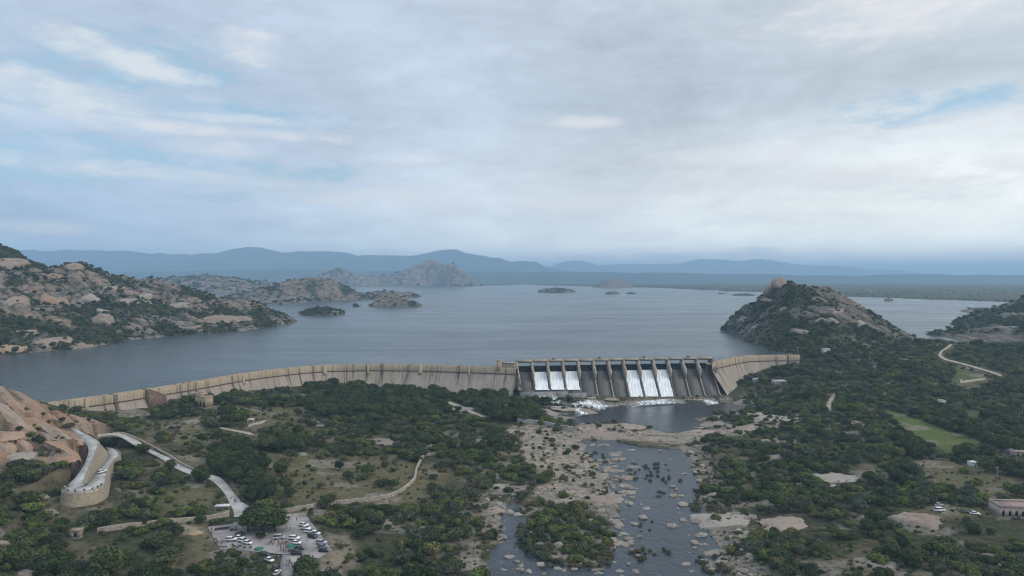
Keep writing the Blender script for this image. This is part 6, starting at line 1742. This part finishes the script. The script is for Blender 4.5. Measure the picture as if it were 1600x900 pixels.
SH_ = {'hatchback': ([(-2.0, .32), (2.0, .32), (2.08, .62), (1.95, .82), (1.05, .95), (-1.85, .98), (-2.05, .7)], [(1.0, .94), (.35, 1.42), (-1.25, 1.47), (-1.85, .97)], [(.30, 1.43), (-1.20, 1.48), (-1.15, 1.53), (.20, 1.50)]),
       'suv': ([(-2.2, .42), (2.2, .42), (2.28, .8), (2.1, 1.05), (1.15, 1.12), (-2.2, 1.14), (-2.3, .8)], [(1.1, 1.11), (.55, 1.66), (-1.9, 1.70), (-2.2, 1.13)], [(.5, 1.67), (-1.85, 1.71), (-1.8, 1.79), (.4, 1.77)]),
       'van': ([(-2.3, .40), (2.2, .40), (2.3, .8), (2.15, 1.1), (1.7, 1.2), (-2.3, 1.2), (-2.35, .8)], [(1.65, 1.19), (1.0, 1.85), (-2.15, 1.9), (-2.3, 1.19)], [(.95, 1.86), (-2.1, 1.91), (-2.05, 2.0), (.9, 1.97)])}
CARM = {}
def car(px, py, yaw, col_, shape, label, group='cars in and around the car park', pos=None):
    q = P(px, py, 7.5) if pos is None else pos
    if pos is None:
        for _ in range(6): q = P(px, py, float(max(lot_z(q[1]), 0)))
        q[2] = float(lot_z(q[1])) + .04
    r = empty('parked_car', q, label, 'car', group, yaw)
    body, cab, roof = SH_[shape]
    def part(nm, key, make, mat, smooth=False, loc=(0, 0, 0)):
        if key not in CARM:
            mb = make(); o_ = mb.build(nm, mat, r, smooth); CARM[key] = o_.data
            if nm == 'body':
                md = o_.modifiers.new('bev', 'BEVEL'); md.width = .07; md.segments = 2
        else: o_ = link(nm, CARM[key], r)
        o_.location = loc
        return o_
    w_ = .86 if shape == 'hatchback' else .93
    part('body', ('b', shape, col_), lambda: side_prism(body, w_), PAINT[col_])
    part('cabin_glass', ('g', shape), lambda: side_prism(cab, w_ - .05, w_ - .18, cab[0][1] + .2), M['glass'])
    part('roof', ('r', shape, col_), lambda: side_prism(roof, w_ - .17), PAINT[col_])
    for sx in (-1.25, 1.3):
        for sy in (-1, 1):
            wh = part('wheel', 'w', lambda: MB().tube([(0, -.11, 0), (0, .11, 0)], .33, 12), M['tyre'], False, (sx, sy * (w_ - .06), .33))
    for sy in (-1, 1):
        part('headlight', ('h', shape), lambda: MB().box(-.06, .06, -.18, .18, -.08, .08), M['lampw'], False, (body[2][0] - .06, sy * (w_ - .25), body[2][1] + .05))
        part('tail_light', ('t', shape), lambda: MB().box(-.05, .05, -.12, .12, -.12, .12), M['lampr'], False, (body[-1][0] + .04, sy * (w_ - .18), body[-1][1] + .1))
    return r
cars = [(475, 822, -.15, 'white', 'hatchback', 'topmost white car in the right-hand column of the car park'), (478, 827, -.15, 'white', 'hatchback', 'second white car from the top of the right-hand column'), (484, 832.5, -.2, 'white', 'suv', 'third white car down the right-hand column, a tall one'),
        (493, 835, -.3, 'white', 'hatchback', 'white car beside the dark car on the right edge of the car park'), (488.5, 840, -.5, 'black', 'suv', 'black car parked askew among the white cars on the right'), (502, 850, -.1, 'silver', 'suv', 'silver car in the bottom right corner of the car park'),
        (504, 856, -.1, 'blue grey', 'hatchback', 'blue-grey car below the silver car in the bottom right corner'), (506, 862, -.1, 'black', 'hatchback', 'black car at the very bottom right of the car park'), (460, 843, -.05, 'white', 'suv', 'white car at the head of the middle row beside the crowd'),
        (463, 850, -.1, 'white', 'hatchback', 'white low car second in the middle row beside the green parasol'), (468, 858.5, 0, 'dark grey', 'hatchback', 'dark grey car third in the middle row'), (464, 866, 0, 'black', 'suv', 'big dark car at the bottom of the middle row'),
        (361.5, 845, .1, 'white', 'suv', 'leftmost white car in the left yard, standing alone'), (374, 842, -.25, 'white', 'hatchback', 'white car at the back of the left yard cluster'), (380, 847, -.25, 'white', 'suv', 'white car in the middle of the left yard cluster'), (387, 850, -.3, 'white', 'hatchback', 'rightmost white car of the left yard cluster'),
        (376, 836, .05, 'black', 'hatchback', 'black car behind the white cluster of the left yard'), (409, 837, .1, 'white', 'hatchback', 'white car under the big dark trees in the middle of the car park'), (421, 877, -.6, 'white', 'hatchback', 'white car at the left edge of the lower drive'),
        (431, 888, 1.45, 'dark grey', 'hatchback', 'grey car in front on the lower drive'), (433, 897, 1.45, 'white', 'hatchback', 'white car at the bottom edge of the photo on the lower drive'), (436, 842, .2, 'silver', 'van', 'pale van parked at the top of the crowd'), (412, 868, .1, 'black', 'hatchback', 'black car next to the left green parasol')]
for c in cars: car(*c)
for (x, y, yaw, c_, s_, lb) in [(1468, 799, .1, 'white', 'van', 'white van at the left end beside the pink dome rock'), (1507, 801, -.3, 'dark grey', 'hatchback', 'dark car between the white van and the pink house'), (1523, 804, -.2, 'white', 'hatchback', 'white car nearest the pink house'), (1467, 790.5, .3, 'silver', 'hatchback', 'pale car just behind the white van at the pink dome')]:
    q = at_ground(x, y, 9.3); car(x, y, yaw, c_, s_, lb, 'cars by the pink house', q)
q = P(159, 739, 20.8); car(0, 0, 1.2, 'white', 'suv', 'white jeep driving on the lower leg of the hairpin road', 'cars on the hill road', q)
# motorbikes
def bike_mesh(col_):
    mb = MB()
    for x in (-.62, .62):
        pts = [(x + .30 * math.cos(a), 0, .31 + .30 * math.sin(a)) for a in np.linspace(0, 2 * math.pi, 11)]
        mb.tube(pts, .06, 5, 1)
        mb.tube([(x, -.1, .31), (x, .1, .31)], .06, 5, 1)
    mb.tube([(.62, 0, .31), (.48, 0, .75), (.40, 0, 1.02)], .045, 5, 1)
    mb.tube([(.40, -.34, 1.04), (.43, 0, 1.02), (.40, .34, 1.04)], .03, 5, 1)
    mb.prism([(-.25, .35), (.28, .35), (.40, .62), (.30, .88), (-.10, .82), (-.20, .55)], -.13, .13, lambda a, z, t: (a, t, z), 0)
    mb.prism([(-.85, .78), (-.05, .76), (-.05, .86), (-.55, .90), (-.88, .88)], -.14, .14, lambda a, z, t: (a, t, z), 1)
    mb.prism([(-.95, .62), (-.62, .60), (-.60, .66), (-.95, .72)], -.09, .09, lambda a, z, t: (a, t, z), 0)
    me = mesh_np('motorbike', mb.v, mb.f, [PAINT[col_], M['tyre']], False, mb.m)
    return me
BK = [bike_mesh(c) for c in ('black', 'red', 'dark grey', 'black')]
def lotpos(px, py):
    q = P(px, py, 7.7)
    for _ in range(6): q = P(px, py, float(lot_z(q[1])))
    q[2] += .04
    return q
nm10 = ['first', 'second', 'third', 'fourth', 'fifth', 'sixth', 'seventh', 'eighth', 'ninth', 'tenth', 'eleventh', 'twelfth', 'thirteenth', 'fourteenth']
for i in range(10):
    o = link('motorbike', BK[i % 4], None, lotpos(336.5 + i * 2.35, 828.6 - i * .3)); o.rotation_euler = (.12, 0, 1.5 + random.uniform(-.15, .15))
    props(o, 'parked motorbike, %s from the left in the tidy row on the left yard' % nm10[i], 'motorbike', 'motorbikes in the car park')
for i in range(13):
    o = link('motorbike', BK[(i * 3) % 4], None, lotpos(327 + i * 2.9, 822.3 - i * .36)); o.rotation_euler = (.12, 0, 1.4 + random.uniform(-.3, .3))
    props(o, 'motorbike %s from the left along the boundary wall of the left yard' % nm10[i], 'motorbike', 'motorbikes in the car park')
for (x, y, lb) in [(330, 828, 'upper of the two bikes at the left kerb of the yard'), (330, 834, 'lower of the two bikes at the left kerb of the yard'), (336, 844, 'motorbike alone by the left kerb below the two bikes'), (339, 848, 'dark motorbike near the lower left kerb'), (347, 849, 'motorbike between the left kerb and the lone white car'),
                   (352, 856, 'motorbike at the bottom edge of the left yard'), (363, 853, 'motorbike just below the lone white car'), (366, 855.5, 'second motorbike below the lone white car'), (371, 856.5, 'motorbike left of the pair under the white cluster'), (375, 855, 'left motorbike of the pair under the white cluster'), (382, 857, 'right motorbike of the pair under the white cluster'),
                   (364, 828.5, 'motorbike parked next to the grey cart'), (391, 857, 'motorbike by the small tree at the right of the left yard'), (441, 848, 'motorbike beside the pale van'), (447, 848.5, 'motorbike right of the pale van in the crowd'), (416, 866, 'motorbike beside the left green parasol'), (345, 856, 'bike at the lower left corner of the yard')]:
    o = link('motorbike', random.choice(BK), None, lotpos(x, y)); o.rotation_euler = (.1, 0, random.uniform(0, 3.1))
    props(o, lb, 'motorbike', 'motorbikes in the car park')
# parasols of the stalls and a hand cart
M['green_cloth'] = plain('green_cloth', (0.02, 0.16, 0.09), .8, .2, 2.0)
for (x, y, lb) in [(404.5, 866, 'green stall parasol left of the lower drive'), (454.5, 862, 'green stall parasol beside the middle row of cars')]:
    r = empty('stall_parasol', lotpos(x, y), lb, 'parasol', 'green stall parasols')
    MB().tube([(0, 0, 0), (0, 0, 2.9)], .05, 6).build('pole', M['tin'], r)
    mb = MB(); n = 8
    V = [(0, 0, 3.0)] + [(1.9 * math.cos(2 * math.pi * k / n), 1.9 * math.sin(2 * math.pi * k / n), 2.2) for k in range(n)] + [(1.9 * math.cos(2 * math.pi * k / n), 1.9 * math.sin(2 * math.pi * k / n), 2.0) for k in range(n)]
    mb.add(V, [[0, 1 + k, 1 + (k + 1) % n] for k in range(n)] + [[1 + k, 9 + k, 9 + (k + 1) % n, 1 + (k + 1) % n] for k in range(n)])
    mb.build('canopy', M['green_cloth'], r)
    MB().box(-.9, .9, -.5, .5, .55, .75).box(-.85, -.75, -.45, .45, 0, .55).box(.75, .85, -.45, .45, 0, .55).build('stall_table', M['brown_stone'], r)
q = lotpos(365, 828); r = empty('hand_cart', q, 'grey boxy cart standing at the right of the bike row', 'cart', None, .1)
MB().box(-1.4, 1.4, -.9, .9, .5, 1.7).build('box', M['tin'], r); MB().box(-1.5, 1.5, -1.0, 1.0, 1.72, 1.85).build('roof', M['grey_concrete'], r)
for sx in (-.9, .9):
    for sy in (-.8, .8): MB().tube([(sx, sy - .06, .3), (sx, sy + .06, .3)], .3, 10).build('wheel', M['tyre'], r)

# ------------------------------------------------------------------ people
def cloth(name, cols):
    m, t, b = new_mat(name)
    oi = t.node('ShaderNodeObjectInfo').outputs['Random']
    cr_ = t.node('ShaderNodeValToRGB'); cr_.color_ramp.interpolation = 'CONSTANT'
    els = cr_.color_ramp.elements
    while len(els) < len(cols): els.new(.5)
    for k, c in enumerate(cols): els[k].position = k / len(cols); els[k].color = (*c, 1)
    t.put(cr_.inputs[0], oi); t.put(b.inputs['Base Color'], cr_.outputs[0]); b.inputs['Roughness'].default_value = .85
    return m
M['shirt'] = cloth('shirt_cloth', [(.55, .53, .5), (.35, .05, .05), (.06, .08, .16), (.4, .12, .10), (.03, .03, .035), (.45, .18, .05), (.12, .2, .3), (.5, .45, .38), (.3, .04, .12)])
M['trousers'] = cloth('trouser_cloth', [(.03, .035, .05), (.07, .06, .05), (.02, .02, .022), (.25, .05, .05), (.12, .11, .1)])
M['skin'] = plain('skin', (.17, .09, .055), .6, .05); M['hair'] = plain('hair', (.012, .01, .009), .6, .05)
def person_mesh(pose):
    me = bpy.data.meshes.new('person_skin'); st = {'stand': 0, 'walk': .32, 'wide': .12}[pose]; arm = {'stand': .0, 'walk': .3, 'wide': .5}[pose]
    V = [(0, 0, .95), (0, 0, 1.18), (0, 0, 1.40), (0, 0, 1.50), (0, .01, 1.62), (0, 0, 1.72),
         (.10, 0, .90), (.11, st * .5, .50), (.11, st * .9 - .02, .10), (.11, st * .9 + .12, .05), (-.10, 0, .90), (-.11, -st * .4, .50), (-.11, -st * .9 - .02, .10), (-.11, -st * .9 + .12, .05),
         (.19, 0, 1.38), (.25 + arm * .1, -arm * .4, 1.12), (.25 + arm * .1, .05 - arm * .5, .88), (.25, .08 - arm * .5, .79), (-.19, 0, 1.38), (-.25 - arm * .1, arm * .4, 1.12), (-.25 - arm * .1, .05 + arm * .6, .90), (-.25, .1 + arm * .6, .82)]
    E = [(0, 1), (1, 2), (2, 3), (3, 4), (4, 5), (0, 6), (6, 7), (7, 8), (8, 9), (0, 10), (10, 11), (11, 12), (12, 13), (2, 14), (14, 15), (15, 16), (16, 17), (2, 18), (18, 19), (19, 20), (20, 21)]
    rad = [.15, .14, .16, .055, .095, .07, .095, .07, .05, .045, .095, .07, .05, .045, .075, .05, .04, .04, .075, .05, .04, .04]
    me.from_pydata(V, E, [])
    o_ = bpy.data.objects.new('tmp_person', me); COL.objects.link(o_)
    md = o_.modifiers.new('skin', 'SKIN')
    for k, s_ in enumerate(me.skin_vertices[0].data): s_.radius = (rad[k], rad[k] * (.75 if k < 3 else 1)); s_.use_root = (k == 0)
    ms = o_.modifiers.new('sub', 'SUBSURF'); ms.levels = 1; ms.render_levels = 1
    dg = bpy.context.evaluated_depsgraph_get()
    out = bpy.data.meshes.new_from_object(o_.evaluated_get(dg)); out.name = 'person'
    bpy.data.objects.remove(o_)
    out.materials.clear()
    for k in ('skin', 'shirt', 'trousers', 'hair'): out.materials.append(M[k])
    for p_ in out.polygons:
        c = p_.center
        far_arm = abs(c.x) > .19
        if c.z > 1.66 or (c.z > 1.56 and c.y < -.02): mi = 3
        elif c.z > 1.47: mi = 0
        elif far_arm and c.z < 1.15 and c.z > .74: mi = 0
        elif c.z > .92: mi = 1
        elif c.z > .12: mi = 2
        else: mi = 3
        p_.material_index = mi; p_.use_smooth = True
    return out
PM = [person_mesh('stand'), person_mesh('walk'), person_mesh('wide')]
def person(pos, label, group, rz=None):
    o_ = link('person', random.choice(PM), None, pos); o_.rotation_euler = (0, 0, random.uniform(0, 6.28) if rz is None else rz); o_.scale = (random.uniform(.93, 1.05),) * 3
    props(o_, label, 'person', group)
ppl = []
for i in range(16):
    a = random.uniform(0, 6.28); q_ = math.sqrt(random.random())
    ppl.append((442 + 9 * q_ * math.cos(a), 853 + 9 * q_ * math.sin(a), 'person standing in the dense crowd beside the middle row of cars'))
for i in range(5): ppl.append((420 + i * 2.1, 852 + random.uniform(-2, 2.5), 'person in the loose line of five left of the crowd'))
for i in range(8): ppl.append((random.uniform(447, 458), random.uniform(876, 888), 'person in the group walking at the right edge of the lower drive'))
for (x, y, lb) in [(435, 873, 'lone person walking on the middle of the lower drive'), (457.5, 808, 'person alone at the top of the car park near the wall'), (463.5, 814, 'second lone person near the top of the car park'), (458.5, 835, 'person between the crowd and the middle row of cars'), (453, 829, 'person just right of the big dark trees'), (448, 826, 'person at the edge of the big dark trees'),
                   (363.5, 821, 'person at the right end of the bike rows'), (460, 892, 'person at the right kerb near the bottom edge'), (458, 898, 'person at the bottom edge of the photo')]: ppl.append((x, y, lb))
for (x, y, lb) in ppl: person(lotpos(x, y), lb, 'people in the car park')
for (x, y, lb) in [(361.5, 780, 'person in dark clothes walking on the road above the shelter'), (368, 785.5, 'person in the middle of the road above the car park'), (370, 786.5, 'person beside the one in the middle of the road above the car park'), (366.5, 786, 'third person abreast on the road above the car park')]:
    person(at_ground(x, y, 9) + [0, 0, .3], lb, 'people on the valley road')
for i in range(8):
    person(at_ground(374 + random.uniform(-2, 6), 781 + random.uniform(-4, 6), 9) + [0, 0, .3], 'person in the group at the right kerb of the road above', 'people on the valley road')
for (x, y, z, lb) in [(136, 716, 28.1, 'left of three people on the upper leg of the hairpin'), (139, 715.5, 28.3, 'middle of three people on the upper leg of the hairpin'), (142.5, 715, 28.4, 'right of three people on the upper leg of the hairpin')]:
    person(P(x, y, z), lb, 'people on the hill road')
for (x, lb) in [(72, 'left of two people at the left end of the dam crest'), (76, 'right of two people at the left end of the dam crest'), (217, 'person on the dam crest left of the stair'), (470, 'person on the dam crest above the dark trees')]:
    i = int(np.argmin(np.abs(800 + F * DAM_L[:, 0] / DAM_L[:, 1] - x))); p_ = DAM_L[i]; nn = frames(DAM_L)[i]
    person((p_[0] - nn[0] * 1.6, p_[1] - nn[1] * 1.6, DAM_Z - 1.1), lb, 'people on the dam crest')

# ------------------------------------------------------------------ one label, one thing: look-alikes that still share a label are told apart by their order in the row
bpy.context.view_layer.update()
same = {}
for o_ in COL.objects:
    if o_.parent is None and o_.get('label') and o_.get('category'): same.setdefault(o_['label'], []).append(o_)
NTH = ['first', 'second', 'third', 'fourth', 'fifth', 'sixth', 'seventh', 'eighth', 'ninth', 'tenth', 'eleventh', 'twelfth', 'thirteenth', 'fourteenth', 'fifteenth', 'sixteenth', 'seventeenth', 'eighteenth', 'nineteenth', 'twentieth']
for lb, lst in same.items():
    if len(lst) < 2: continue
    lst.sort(key=lambda o_: o_.location.x / o_.location.y)
    for k_, o_ in enumerate(lst[:20]):
        t_ = lb + (', leftmost of them' if k_ == 0 else ', rightmost of them' if k_ == len(lst) - 1 else ', %s from left' % NTH[k_])
        if len(t_.split()) <= 16: o_['label'] = t_
